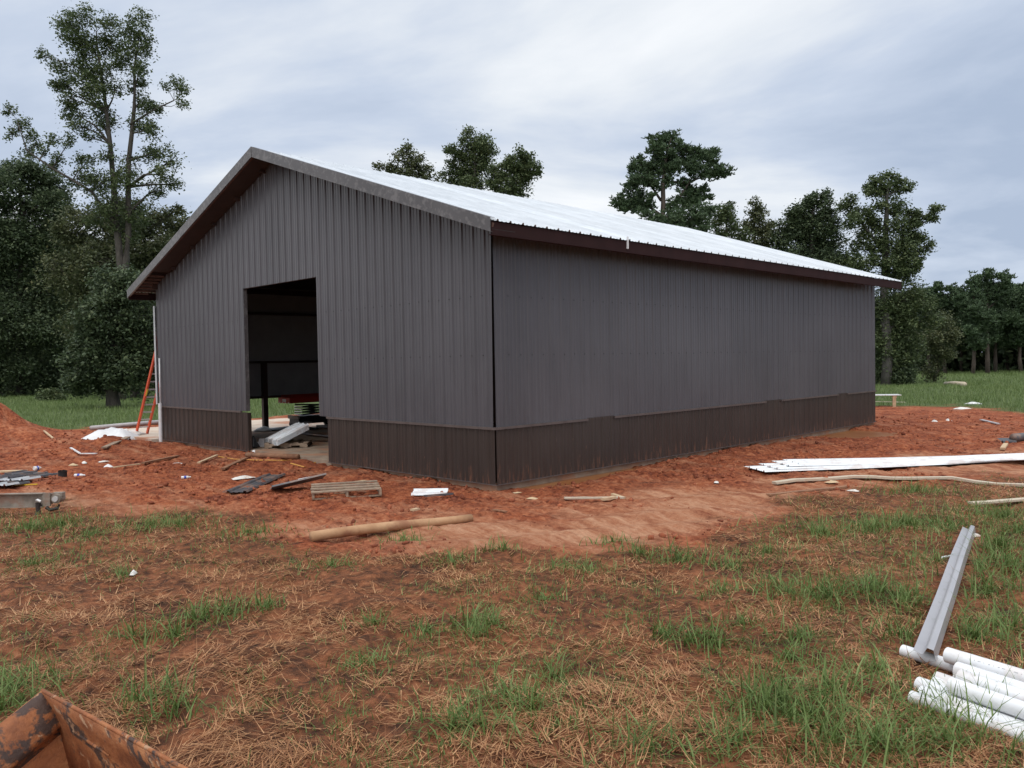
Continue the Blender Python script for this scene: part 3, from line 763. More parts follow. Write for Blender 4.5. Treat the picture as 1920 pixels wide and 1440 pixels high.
def make_tree(name, foot, lobes, stems, label, mat='leaf', bark='bark', leaf=0.13, dens=1.0, seed=1, depth=0.8, group=None, needle=False, twigs=1.0, fill=0.42, sparse=1.0):
    """lobes (dx, z, r): foliage masses seen from the yard; stems: list of [(dx, z, radius)...] trunk lines"""
    rng = np.random.default_rng(seed)
    root = empty(name, (foot[0], foot[1], gz(*foot) - 0.05), VIEW_YAW, label, "tree", group)
    mb = MB()
    nodes = []
    for st in stems:
        pts, rad = [], []
        dy = 0.0
        for i, (x_, z_, r_) in enumerate(st):
            if i: dy += rng.uniform(-0.25, 0.25)
            pts.append((x_, dy, z_)); rad.append(r_)
        # subdivide for a slightly crooked line
        P2, R2 = [], []
        for i in range(len(pts) - 1):
            for t in (0, 0.5):
                q = [pts[i][k] * (1 - t) + pts[i + 1][k] * t for k in range(3)]
                if t: q[0] += rng.uniform(-1, 1) * rad[i] * 0.35; q[1] += rng.uniform(-1, 1) * rad[i] * 0.35
                P2.append(tuple(q)); R2.append(rad[i] * (1 - t) + rad[i + 1] * t)
        P2.append(pts[-1]); R2.append(rad[-1])
        mb.tube(P2, R2, 7)
        nodes += [(np.array(p), r) for p, r in zip(P2, R2)]
    cents, sigs, cnts = [], [], []
    for (x_, z_, r_) in lobes:
        c = np.array([x_, rng.uniform(-1, 1) * depth * max(r_, 0.6) * 1.6, z_])
        # limb from the best trunk point below the lobe
        best = min(nodes, key=lambda q: np.linalg.norm((c - q[0]) * np.array([1, 1, 0.8])) * (1.6 if q[1] < 0.075 and np.linalg.norm(c - q[0]) > 2.0 else 1.0) + (2.5 if q[0][2] > c[2] - 0.15 * r_ else 0))
        a = best[0]; r0 = min(best[1] * 0.6, 0.035 + 0.03 * np.linalg.norm(c - a))
        mid = (a + c) / 2 + np.array([0, 0, 0.12 * np.linalg.norm(c - a)]) * rng.uniform(-0.3, 0.8) + rng.normal(size=3) * 0.05 * np.linalg.norm(c - a)
        mb.tube([a, mid, c], [r0, r0 * 0.7, r0 * 0.3], 5, False)
        nt = int(max(4, 9 * r_ * r_ ** 0.3 * twigs) + 3)
        for _ in range(nt):
            d = rng.normal(size=3); d /= np.linalg.norm(d)
            p = c + d * r_ * (rng.uniform(0.25, 1.0) ** 0.55) * np.array([1, 1.0, 0.9])
            cents.append(p); sigs.append(r_ * rng.uniform(0.14, 0.30) + 0.07); cnts.append(rng.uniform(0.5, 1.5) * r_ ** 1.2)
            if rng.random() < 0.5: mb.tube([c * 0.6 + mid * 0.4, (c + p) / 2 + rng.normal(size=3) * 0.06, p], [r0 * 0.28 + 0.006, r0 * 0.2 + 0.004, 0.004], 3, False)
        ll = np.linalg.norm(c - a)
        if ll > r_ * 1.1 and fill > 0.1:              # foliage along the limb too
            for t in np.arange(0.35, 0.95, 0.5 * r_ / ll):
                for _ in range(3):
                    p = a + (c - a) * t + rng.normal(size=3) * r_ * 0.42
                    cents.append(p); sigs.append(r_ * 0.22 + 0.06); cnts.append(rng.uniform(0.3, 0.8) * r_ ** 1.2)
    o = mb.build("trunk", bark, root, True)
    cents = np.array(cents); sigs = np.array(sigs); cnts = np.array(cnts)
    n_each = np.maximum(4, (cnts * 88 * dens).astype(int)); leaf = leaf * 0.86
    if needle: v, f_ = needle_cloud(rng, cents, sigs, np.maximum(2, n_each // 9), leaf * 1.1)
    else: v, f_ = leaf_cloud(rng, cents, sigs, n_each, leaf)
    np_mesh("crown", v, f_, mat, root)
    return root
def copy_tree(src, foot, scale, rz, label, group=None):
    r = src.copy(); COL.objects.link(r)
    r.location = (foot[0], foot[1], gz(*foot) - 0.05); r.scale = (scale, scale, scale); r.rotation_euler = (0, 0, rz)
    r["label"] = label; r["category"] = "tree"
    if group: r["group"] = group
    elif "group" in r: del r["group"]
    for ch in src.children:
        c = ch.copy(); COL.objects.link(c); c.parent = r
    return r

# tall double-stemmed tree on the left, open crown
make_tree("tall_tree", (-50.11, 11.22), [(-3.20,26.92,0.76),(-1.68,27.08,0.91),(-0.54,26.68,0.84),(-2.65,25.77,0.99),(-1.52,25.18,1.14),(-0.19,25.15,0.99),(0.97,25.89,0.84),(2.24,26.71,0.76),(2.56,25.67,0.68),
  (1.82,24.74,0.84),(-2.31,23.67,0.99),(-0.80,23.26,0.99),(0.36,24.00,0.84),(-3.83,23.70,0.76),(-4.66,24.36,0.46),(-3.66,22.55,0.68),(-4.12,22.26,0.46),(-2.15,22.15,0.91),
  (-1.01,21.56,0.99),(-2.92,21.40,0.68),(-2.75,20.45,0.76),(-1.23,20.23,0.99),(-2.27,19.49,0.68),(0.13,22.11,0.53),(1.40,22.46,0.76),(2.06,23.21,0.68),(1.91,21.31,0.76),
  (2.58,20.73,0.61),(1.62,19.99,0.76),(4.15,22.79,0.53),(4.70,22.02,0.57),(4.88,20.99,0.46),(3.68,22.23,0.34),(2.37,19.21,0.68),(3.03,17.87,0.76),(3.85,17.09,0.61),
  (3.56,15.96,0.76),(2.49,15.22,0.68),(4.12,15.38,0.49),(2.07,17.51,0.61),(0.69,16.77,0.84),(-0.41,17.55,0.61),(-2.05,16.82,0.68),(-2.82,16.00,0.68),(-1.62,15.48,0.84),
  (0.77,15.44,0.91),(-0.94,15.58,0.84),(-1.45,18.64,0.49),(-3.09,18.44,0.49),(-7.38,20.72,0.49),(-6.75,20.02,0.53),(-6.12,19.18,0.57),(-7.45,19.12,0.38),(-5.75,18.56,0.38),
  (-4.38,18.61,0.49),(-5.26,17.83,0.38),(-6.07,17.77,0.38),(-3.95,17.24,0.49),(-4.71,16.79,0.46),(-6.95,19.57,0.38),(-0.39,13.94,0.99),(1.12,13.53,0.99),(-1.74,13.39,0.91),
  (0.14,12.22,0.99)],
 [[(-0.16,-0.33,0.34),(-0.01,5.75,0.30),(-0.04,10.32,0.25),(-0.39,16.03,0.19),(-0.62,20.60,0.13),(-1.08,24.41,0.08),(-1.30,26.32,0.04)], [(-0.01,5.75,0.27),(0.41,10.31,0.23),(0.70,13.35,0.20),(0.85,17.15,0.17),(1.33,20.94,0.13),(1.42,23.60,0.08),(2.00,26.06,0.04)], [(-0.15,12.60,0.13),(-1.71,14.91,0.10),(-4.34,16.56,0.08),(-6.14,17.85,0.05),(-6.64,19.76,0.03)],
  [(1.04,19.62,0.09),(2.58,20.54,0.06),(4.30,21.19,0.04)]],
 "tallest tree, open crown on two pale stems, left of the barn", 'leaf', 'bark', 0.108, 0.88, 21, 0.5, None, False, 1.5, 0.0)
# low broad oak in front of the wood, trunk standing in the grass
make_tree("oak_tree", (-38.51, 6.56), [(0.13,2.34,1.10),(-1.24,2.37,1.10),(1.41,2.17,1.10),(-1.87,1.62,0.67),(-0.45,3.88,1.22),(1.23,3.85,1.22),(-1.36,3.74,0.85),(2.22,3.22,0.85),(0.65,5.38,1.22),
  (-0.57,5.25,0.98),(1.80,5.36,1.10),(2.32,1.84,0.67),(0.89,1.84,0.73),(-0.88,1.69,0.55),(0.52,6.76,1.10),(1.65,6.74,0.98),(-0.54,6.62,0.85),(2.76,4.43,0.79),
  (3.04,2.59,0.67)],
 [[(-0.00,-0.16,0.46),(-0.01,0.82,0.34),(0.13,2.34,0.27),(0.26,4.47,0.21),(0.42,6.30,0.12)]],
 "low broad tree with dark trunk in grass behind the ladder", 'leaf_dark', 'bark', 0.12, 1.6, 22, 0.7)
# olive-tinted tree between the tall one and the barn
make_tree("olive_tree", (-55.55, 14.26), [(-4.37,13.72,1.68),(-2.26,13.89,1.89),(-0.17,13.85,1.89),(1.94,14.23,1.43),(3.18,13.37,1.18),(-3.58,11.19,1.93),(-1.07,10.72,2.10),(1.46,11.09,1.93),(-4.86,9.53,1.76),
  (-2.38,8.02,1.93),(0.99,8.17,1.76),(2.48,9.40,1.51),(3.71,14.50,0.50),(3.36,11.48,1.26),(-0.74,5.26,1.93),(-3.68,5.73,1.85),(2.21,6.05,1.68),(-2.48,2.35,1.85),
  (0.89,2.71,1.85)],
 [[(-0.22,-0.63,0.38),(-0.26,4.41,0.34),(-0.45,9.45,0.25),(-0.18,13.22,0.13)]],
 "olive green tree filling the gap beside the barn's left eave", 'leaf_olive', 'bark', 0.145, 0.8, 23, 0.9)
# big dark tree at the left edge of the photo
edge_tree = make_tree("broadleaf_tree", (-75.68, 11.05), [(-0.86,21.35,1.79),(1.28,21.02,1.89),(3.25,19.64,1.50),(-0.91,18.47,2.29),(1.82,17.92,2.29),(3.91,17.28,1.69),(-3.68,17.02,2.49),(0.77,14.45,2.69),(3.75,14.39,2.29),
  (-1.75,13.50,2.49),(-0.81,10.49,2.69),(2.42,9.93,2.69),(0.12,6.74,2.69),(3.35,5.93,2.29),(-2.88,6.04,2.49),(1.04,2.48,2.29),(3.52,1.94,1.79),(-1.96,2.04,2.29)],
 [[(-0.03,-1.48,0.45),(0.19,4.99,0.40),(0.45,10.97,0.32),(0.81,16.94,0.20),(0.37,20.44,0.10)]],
 "big dark rounded tree at the left edge of the picture", 'leaf_dark', 'bark', 0.17, 0.62, 24, 0.9)
WOODG = "broadleaf trees of the wood left of the barn"
WOODL = "dark broadleaf tree in the dense wood left of the barn"
for i, (px_foot, sc, rz) in enumerate((((-98.09, 11.23), 1.0, 2.1), ((-88.65, 17.88), 0.78, 3.6), ((-79.70, 18.36), 0.72, 5.0), ((-69.48, 22.95), 0.66, 1.2), ((-89.04, 25.99), 0.74, 2.9), ((-108.41, 17.88), 0.95, 4.1), ((-107.48, 24.48), 0.85, 0.2), ((-94.97, 32.80), 0.75, 4.4))):
    copy_tree(edge_tree, px_foot, sc, rz, WOODL, WOODG)

# trees behind the roof
make_tree("sparse_tree", (-37.26, 26.97), [(-1.98,16.81,0.35),(-1.04,16.68,0.35),(-0.27,17.41,0.59),(0.13,18.03,0.43),(0.70,16.88,0.67),(0.92,17.59,0.43),(1.48,16.63,0.51),(-0.69,16.08,0.47),(0.29,15.91,0.71),
  (1.94,15.88,0.55),(1.27,15.50,0.63),(-0.12,14.54,0.94),(1.44,14.12,1.02),(-0.93,13.76,0.79),(0.62,12.16,1.34),(-0.60,10.22,1.34),(1.35,9.40,1.34)],
 [[(0.21,0.76,0.28),(0.33,7.05,0.24),(0.30,12.17,0.16),(0.22,16.10,0.08)]],
 "thin olive tree top, leftmost behind the white roof", 'leaf_olive', 'bark', 0.115, 1.0, 31, 0.6)
make_tree("upright_tree", (-35.55, 31.52), [(0.56,19.52,0.77),(1.24,18.98,0.81),(-0.14,18.92,0.65),(0.73,18.09,0.98),(1.63,18.20,0.61),(-0.53,18.04,0.49),(-1.17,18.41,0.37),(-1.57,18.62,0.24),(0.11,17.21,0.81),
  (1.21,17.07,0.69),(-1.23,17.48,0.45),(-1.68,16.72,0.57),(-0.72,16.50,0.73),(-0.08,15.79,0.77),(0.98,15.98,0.69),(-1.14,15.61,0.73),(0.05,14.04,1.22),(-1.18,13.66,1.06),
  (0.41,11.60,1.46),(-0.84,9.59,1.38)],
 [[(0.05,0.63,0.33),(0.21,7.13,0.28),(0.23,12.82,0.20),(0.51,16.47,0.12),(0.67,18.91,0.06)]],
 "dark tree with tall rounded head in the middle behind the roof", 'leaf', 'bark', 0.11, 1.5, 32, 0.55)
make_tree("leaning_tree", (-32.69, 32.97), [(1.12,17.94,0.48),(1.59,17.37,0.60),(0.31,17.31,0.52),(-0.32,17.17,0.48),(1.99,16.68,0.48),(0.50,16.59,0.76),(-0.74,16.53,0.60),(1.37,16.09,0.60),(-0.12,15.60,0.84),
  (0.92,15.14,0.72),(-1.08,15.42,0.68),(0.35,14.51,0.72),(-1.29,16.54,0.36),(2.22,16.48,0.28),(1.32,17.38,0.48),(-0.55,13.81,1.04),(0.64,12.99,1.12),(-0.20,11.00,1.36),
  (0.16,8.60,1.36)],
 [[(-0.19,0.60,0.28),(-0.04,7.00,0.24),(0.03,12.60,0.18),(0.37,15.79,0.10),(1.04,17.38,0.05)]],
 "dark tree leaning right, just right of the round-headed one behind the roof", 'leaf', 'bark', 0.115, 1.5, 33, 0.55)
make_tree("pine_tree", (-25.28, 41.84), [(0.96,19.13,0.45),(0.22,18.81,0.45),(-0.36,18.62,0.49),(1.27,18.39,0.49),(2.04,18.17,0.37),(-0.85,17.98,0.41),(0.41,17.84,0.61),(1.62,17.41,0.61),(-1.43,17.38,0.37),
  (-0.80,16.80,0.61),(2.64,17.88,0.24),(2.88,17.34,0.49),(3.50,17.74,0.37),(4.31,17.93,0.37),(3.89,17.12,0.45),(4.48,16.30,0.37),(5.05,16.12,0.33),(3.84,16.51,0.45),
  (2.61,16.33,0.57),(1.07,16.60,0.53),(-2.06,16.62,0.37),(-1.66,16.00,0.49),(-0.40,16.02,0.45),(-2.29,15.00,0.45),(-2.87,14.40,0.45),(-3.52,14.05,0.28),(-2.92,13.63,0.33),
  (-1.69,14.58,0.49),(-0.84,14.36,0.41),(-1.50,13.97,0.41),(1.62,15.54,0.41),(2.23,15.32,0.41),(2.63,14.71,0.41),(3.45,14.93,0.33),(3.84,14.48,0.24),(1.81,14.31,0.49),
  (2.57,13.89,0.37),(1.02,13.92,0.41),(-0.12,17.44,0.45),(-2.08,15.64,0.37),(0.30,16.41,0.41),(0.65,15.47,0.37),(-0.33,15.33,0.37),(0.85,17.22,0.49),(2.22,16.79,0.49),
  (3.22,15.95,0.41),(-1.06,15.63,0.41),(-2.31,14.02,0.37)],
 [[(-0.12,0.36,0.26),(0.00,6.87,0.24),(0.11,12.56,0.20),(0.16,15.40,0.17),(0.44,17.43,0.11),(0.83,18.84,0.04)], [(-0.09,13.17,0.12),(-1.29,14.21,0.09),(-2.71,14.03,0.04)], [(0.24,13.37,0.14),(1.57,14.56,0.10),(2.61,16.17,0.06),(4.06,17.36,0.03)], [(0.24,15.60,0.10),(2.20,15.57,0.07),(4.45,16.34,0.03)], [(0.05,14.18,0.11),(-0.73,15.42,0.08),(-1.66,16.25,0.04)]],
 "big spreading pine rising behind the middle of the roof", 'needle', 'pinebark', 0.26, 1.8, 34, 0.7, None, True, 1.6)
make_tree("young_pine", (-20.98, 37.64), [(0.04,12.10,0.66),(-1.00,11.68,0.59),(1.14,11.89,0.66),(-2.09,12.17,0.33),(1.91,11.95,0.51),(2.46,12.46,0.33),(-0.35,11.19,0.88),(1.11,10.79,0.95),(-1.62,11.39,0.44),
  (0.36,9.34,1.25),(-0.05,7.51,1.32)],
 [[(-0.11,0.53,0.22),(0.01,6.41,0.18),(0.08,10.44,0.11),(0.11,12.28,0.06)]],
 "low bushy pine under the big pine, at the roof line", 'needle', 'pinebark', 0.26, 1.4, 35, 0.7, None, True, 1.3)
make_tree("small_tree", (-21.98, 45.15), [(-0.08,13.21,0.61),(0.57,13.60,0.49),(-0.42,12.64,0.65),(0.76,12.62,0.73),(0.13,11.66,0.89),(1.35,11.63,0.73),(-0.34,10.45,0.98),(0.87,10.02,1.14),(0.22,7.59,1.38),
  (0.59,5.14,1.38)],
 [[(0.01,0.28,0.20),(0.13,6.78,0.18),(0.21,11.66,0.10),(0.33,13.28,0.04)]],
 "small green tree directly right of the big pine", 'leaf', 'bark', 0.115, 1.5, 36, 0.6)
make_tree("slender_tree", (-21.34, 48.63), [(0.13,14.18,0.46),(0.54,13.75,0.50),(-0.17,13.56,0.42),(0.24,12.92,0.63),(-0.40,12.51,0.50),(0.68,12.28,0.63),(1.52,12.48,0.50),(0.00,11.45,0.92),(1.25,11.39,0.92),
  (0.82,10.22,1.09),(-0.05,8.56,1.34),(1.18,6.86,1.43)],
 [[(0.04,0.16,0.21),(0.17,6.88,0.19),(0.17,11.91,0.11),(0.17,14.01,0.04)]],
 "slender light-topped tree between small tree and round oak, behind roof", 'leaf_olive', 'bark', 0.115, 1.2, 37, 0.6)
make_tree("round_oak", (-17.33, 49.82), [(0.46,14.13,0.61),(1.11,14.32,0.41),(-0.36,13.74,0.57),(-1.14,13.11,0.61),(-0.13,12.92,0.89),(1.10,13.27,0.77),(-1.65,12.34,0.73),(-0.56,11.92,1.06),(1.08,12.09,1.06),
  (-1.87,11.09,0.89),(0.23,10.68,1.30),(1.91,11.06,1.06),(-1.46,9.53,1.22),(0.97,8.68,1.46),(-0.69,6.67,1.46),(1.73,5.41,1.46)],
 [[(0.01,0.16,0.33),(0.12,6.66,0.28),(0.12,11.13,0.18),(0.25,13.57,0.08)]],
 "dense round-topped oak behind the far end of the roof", 'leaf_dark', 'bark', 0.12, 1.8, 38, 0.75)
make_tree("tall_broadleaf", (-12.68, 51.65), [(0.48,15.23,0.55),(-0.12,14.85,0.59),(-0.51,15.05,0.39),(1.30,15.02,0.47),(1.68,14.42,0.47),(0.69,14.24,0.67),(-0.92,14.66,0.35),(-1.16,14.28,0.39),(-2.47,13.71,0.39),
  (-2.68,13.12,0.55),(-1.89,12.91,0.55),(-2.30,12.13,0.71),(-1.10,12.70,0.55),(0.09,13.27,0.67),(1.26,13.05,0.75),(2.04,12.64,0.47),(-0.33,11.90,0.75),(0.84,11.68,0.87),
  (2.02,11.46,0.75),(2.62,12.24,0.47),(3.78,12.81,0.39),(3.98,13.12,0.28),(3.57,12.26,0.31),(2.99,11.05,0.47),(2.39,10.47,0.59),(1.21,10.30,0.94),(-0.36,10.33,0.94),
  (-1.54,10.74,0.87),(3.18,10.07,0.43),(2.77,9.48,0.51),(1.78,9.11,0.75),(0.40,8.74,1.02),(2.00,8.32,0.71),(-1.96,9.18,1.02),(2.79,8.70,0.31),(1.51,6.79,1.34),
  (0.11,6.03,1.34),(1.93,4.82,1.18),(0.65,3.27,1.42),(2.60,6.30,0.94),(3.23,4.79,0.94),(1.90,2.65,1.18),(0.69,1.30,1.10),(-0.52,4.07,1.34)],
 [[(0.19,-0.46,0.39),(0.27,4.06,0.35),(0.22,7.99,0.28),(0.21,11.54,0.20),(0.25,13.90,0.12),(0.47,15.07,0.04)], [(0.24,8.78,0.16),(1.58,11.12,0.10),(2.98,12.27,0.06),(3.78,12.77,0.03)], [(0.26,9.57,0.16),(-1.36,11.96,0.09),(-2.52,13.24,0.04)]],
 "tall ragged tree beside the barn's far right end", 'leaf', 'palebark', 0.12, 1.3, 39, 0.6)
make_tree("edge_bush_tree", (-12.04, 60.81), [(0.52,5.02,0.87),(-0.19,3.82,0.95),(0.94,3.80,0.78),(0.05,2.51,0.87),(-0.68,3.31,0.78),(1.05,2.63,0.61),(-0.50,1.14,0.69)],
 [[(-0.00,-0.17,0.17),(0.05,2.43,0.13),(0.21,4.59,0.06)]],
 "small lighter green tree in front of the far pines", 'leaf_olive', 'bark', 0.11, 1.5, 40, 0.7)
# far pine stand at the right
far_pine = make_tree("far_pine", (-15.50, 88.53), [(0.19,10.60,0.81),(-0.81,9.87,0.92),(1.22,9.83,0.92),(0.05,8.99,1.27),(-1.57,8.84,0.81),(2.06,8.55,0.81),(-0.84,7.56,1.15),(1.17,7.41,1.15),(-0.01,6.10,1.27),
  (-1.85,6.31,0.81),(2.18,5.89,0.81),(-0.61,4.56,1.04),(1.00,4.18,0.92)],
 [[(-0.01,-0.36,0.26),(0.06,3.50,0.24),(0.07,6.97,0.20),(0.19,10.43,0.06)]],
 "tall far pine with domed crown, highest of the stand at right", 'needle', 'pinebark', 0.34, 1.3, 41, 0.9, None, True, 1.0)
PINEG = "pines of the far stand at right"
far_pine["group"] = PINEG
ORD = ("first", "second", "third", "fourth", "fifth", "sixth", "seventh", "eighth", "ninth", "tenth", "eleventh", "twelfth")
for i, (ft, sc, rz) in enumerate((((-26.83, 99.84), 0.95, 5.1), ((-22.66, 92.68), 0.86, 2.0), ((-20.01, 86.84), 0.90, 1.0), ((-20.05, 89.64), 0.78, 3.0), ((-20.73, 97.46), 0.84, 4.0), ((-16.06, 85.13), 0.80, 5.0), ((-20.44, 103.42), 0.86, 3.8),
                                 ((-16.38, 94.74), 0.85, 0.5), ((-16.46, 100.33), 0.92, 1.5), ((-13.47, 93.41), 0.86, 2.5), ((-13.23, 99.32), 0.95, 3.5))):
    k_ = i + 1 if i < 7 else i + 2
    copy_tree(far_pine, ft, sc, rz, ORD[k_ - 1] + " pine from the left in the far stand right of the barn", PINEG)

# shrubs
def shrub(name, foot, w, h, label, seed, mat='leaf_dark', n=16, group=None):
    rng = np.random.default_rng(seed)
    root = empty(name, (foot[0], foot[1], gz(*foot)), 0, label, "shrub", group)
    mb = MB(); c, s, k = [], [], []
    for i in range(n):
        a = rng.uniform(0, 2 * PI); r = w * math.sqrt(rng.random()) * 0.9; z = h * rng.uniform(0.2, 1.0) * (1 - 0.5 * (r / w) ** 2)
        p = np.array([r * math.cos(a), r * math.sin(a), z]); c.append(p); s.append(0.16 * w + 0.06); k.append(1)
        mb.tube([(0, 0, -0.05), tuple(p * 0.5 + np.array([0, 0, 0.1 * h])), tuple(p)], [0.03, 0.02, 0.006], 4, False)
    mb.build("stem", 'bark', root)
    v, f_ = leaf_cloud(rng, np.array(c), np.array(s), np.full(n, 130), 0.09)
    np_mesh("foliage", v, f_, mat, root)
    return root
shrub("shrub", (-11.77, 52.57), 1.1, 1.7, "dark rounded shrub at the foot of the tall tree right of the barn", 51, n=22)
shrub("shrub", (-13.32, 53.86), 1.2, 1.5, "dark shrub half hidden behind the barn's right end", 52, n=22)
shrub("weed_clump", (-55.92, 8.22), 0.9, 0.9, "leafy weed clump in the grass left of the oak", 53, 'leaf', 14)
shrub("weed_clump", (-65.37, 12.90), 0.9, 0.9, "small dark bush in the far grass between oak and wood", 54, 'leaf_dark', 14)
UG = "undergrowth bushes along the wood's edge"
for i, (ft, w, h) in enumerate((((-84.76, 10.44), 2.4, 2.6), ((-80.59, 11.80), 2.2, 2.2), ((-83.20, 14.84), 2.4, 2.4), ((-79.07, 16.16), 2.0, 2.0), ((-81.45, 19.44), 2.2, 2.4), ((-74.14, 21.11), 2.2, 2.3))):
    shrub("undergrowth_bush", ft, w, h, ORD[i] + " dark undergrowth bush from the left at the foot of the wood", 60 + i, 'leaf_dark', 20, UG)
UG2 = "bushes under the far pines"
for i, (ft, w, h) in enumerate((((-24.70, 96.31), 2.2, 2.2), ((-23.22, 103.47), 2.2, 1.8), ((-21.91, 107.62), 2.2, 2.0), ((-18.89, 107.82), 2.4, 2.0), ((-16.72, 110.00), 2.4, 2.0))):
    shrub("undergrowth_bush", ft, w, h, ORD[i] + " low dark bush from the left under the far pines", 80 + i, 'leaf_dark', 18, UG2)
# the wood beyond, one dark mass all round the back of the field
rng = np.random.default_rng(77)
cc, ss = [], []
for i in range(2600):
    a = rng.uniform(-62, 62) if i % 3 else rng.uniform(22, 40); d_ = rng.uniform(112, 124)
    ang = R(a); p = np.array([CAMX, CAMY]) + d_ * (FWD * math.cos(ang) + RGT * math.sin(ang))
    hmax = 7.5 if a > 8 else 12.0
    cc.append((p[0], p[1], hmax * rng.random())); ss.append(1.3)
v, f_ = leaf_cloud(rng, np.array(cc), np.array(ss), np.full(len(cc), 26), 0.46)
stuff(np_mesh("far_wood", v, f_, 'leaf_dark'), "dark mass of far woodland closing off the field", "woodland")

# ------------------------------------------------------------------ grass, straw, clods
def blades(rng, base, L_, lean, bend, width, levels=3, az=None):
    N = len(base)
    az = rng.uniform(0, 2 * PI, N) if az is None else az
    dirx, diry = np.cos(az), np.sin(az)
    sx, sy = -diry, dirx
    pos = base.astype(float).copy(); out = []
    wv = np.linspace(1, 0.12, levels + 1)
    for i in range(levels + 1):
        w = width * wv[i] * 0.5
        off = np.stack([sx * w, sy * w, np.zeros(N)], 1)
        out += [pos - off, pos + off]
        if i < levels:
            th = lean + bend * (i + 0.5) / levels; d = L_ / levels
            pos = pos + np.stack([dirx * np.sin(th) * d, diry * np.sin(th) * d, np.cos(th) * d], 1)
    V = np.stack(out, 1)            # N, 2*(levels+1), 3
    k = 2 * (levels + 1)
    o = (np.arange(N) * k)[:, None]
    F_ = np.concatenate([o + np.array([[2 * i, 2 * i + 1, 2 * i + 3, 2 * i + 2]]) for i in range(levels)], 0)
    return V.reshape(-1, 3), F_
def scatter(rng, n, bmin, bmax, power=1.0, wide=0.68):
    """points in the wedge of ground before the camera, denser near it"""
    b = bmin + (bmax - bmin) * rng.random(n) ** power
    a = (rng.random(n) * 2 - 1) * (b * wide + 0.4)
    return CAMX + a * RGT[0] + b * FWD[0], CAMY + a * RGT[1] + b * FWD[1], a, b
TUFTS = [((1.01, -6.76), .16, .8), ((3.15, -6.59), .24, 1.1), ((3.20, -6.87), .2, 1.), ((3.42, -7.16), .2, .9), ((3.13, -7.42), .16, .9), ((3.30, -6.24), .14, .9), ((4.64, -7.89), .2, 1.), ((4.97, -7.80), .16, .9), ((3.69, -8.49), .3, 1.2), ((4.06, -8.64), .3, 1.2),
 ((3.38, -3.15), .2, .9), ((3.33, -3.89), .2, .8), ((4.77, -2.20), .2, 1.), ((5.30, -2.17), .28, 1.1), ((5.86, -2.01), .24, .9), ((7.42, -2.00), .4, 1.), ((7.15, -2.36), .45, 1.), ((6.76, -2.51), .35, .9), ((7.77, -2.15), .3, 1.), ((7.93, -4.98), .22, 1.4),
 ((8.17, -5.01), .22, 1.2), ((8.08, -4.58), .25, 1.2), ((7.93, -5.18), .18, 1.3), ((8.63, -5.14), .35, 1.2), ((8.71, -4.47), .3, 1.2), ((8.95, -4.75), .3, 1.2), ((9.01, -4.08), .35, 1.), ((8.09, -0.07), .45, 1.3), ((7.76, 0.80), .4, 1.2), ((5.62, 4.49), .45, 1.1),
 ((6.25, 1.04), .5, 1.), ((5.86, 0.27), .45, 1.), ((6.48, 1.55), .5, 1.), ((6.96, 1.73), .5, 1.), ((7.28, 2.96), .5, 1.3), ((7.69, 1.91), .4, 1.2), ((5.15, -5.26), .14, 1.2), ((5.34, -5.15), .16, .9), ((5.39, -5.42), .12, 1.), ((4.73, -3.14), .3, .7), ((4.38, -3.20), .26, .6),
 ((6.45, -5.58), .16, 1.), ((6.78, -6.15), .2, .8), ((6.75, -6.61), .24, .9), ((6.64, -6.74), .2, .9), ((6.55, -6.13), .2, .8), ((6.60, -4.33), .2, .9), ((6.85, -4.33), .24, .9), ((7.00, -4.19), .16, 1.), ((6.28, -2.93), .22, .7), ((7.44, -3.63), .16, .8), ((8.02, -3.01), .2, .9),
 ((-2.90, -6.66), .5, .8), ((-2.85, -6.32), .5, .8), ((-1.68, -5.44), .5, .8), ((-1.58, -5.05), .4, .9), ((-0.02, -4.70), .5, .6), ((-1.83, -6.24), .4, .7), ((-0.41, -7.30), .35, .7), ((4.42, -5.78), .2, .6), ((4.95, -5.59), .2, .6), ((4.15, -1.92), .2, .6), ((5.87, -1.18), .3, .8), ((7.50, -0.42), .3, .9), ((8.18, -1.20), .4, 1.2),
 ((8.41, -5.24), .3, 1.1), ((7.57, -4.08), .25, .8), ((8.18, -3.97), .2, .8), ((6.91, -3.64), .25, .7), ((8.51, -2.74), .3, 1.), ((8.66, -2.26), .35, 1.1), ((5.07, -4.20), .2, .6), ((1.86, -3.46), .3, .6), ((2.34, -4.91), .3, .6), ((5.17, -6.42), .18, .7), ((7.60, -6.09), .25, .8), ((8.02, -5.70), .25, .9)]
def green_weight(x, y):
    w = np.zeros_like(x)
    for (c, r, h) in TUFTS: w = np.maximum(w, np.exp(-((x - c[0]) ** 2 + (y - c[1]) ** 2) / (r * r)))
    return w
def side_of(x, y): return (x - CAMX) * RGT[0] + (y - CAMY) * RGT[1]
rng = np.random.default_rng(5)
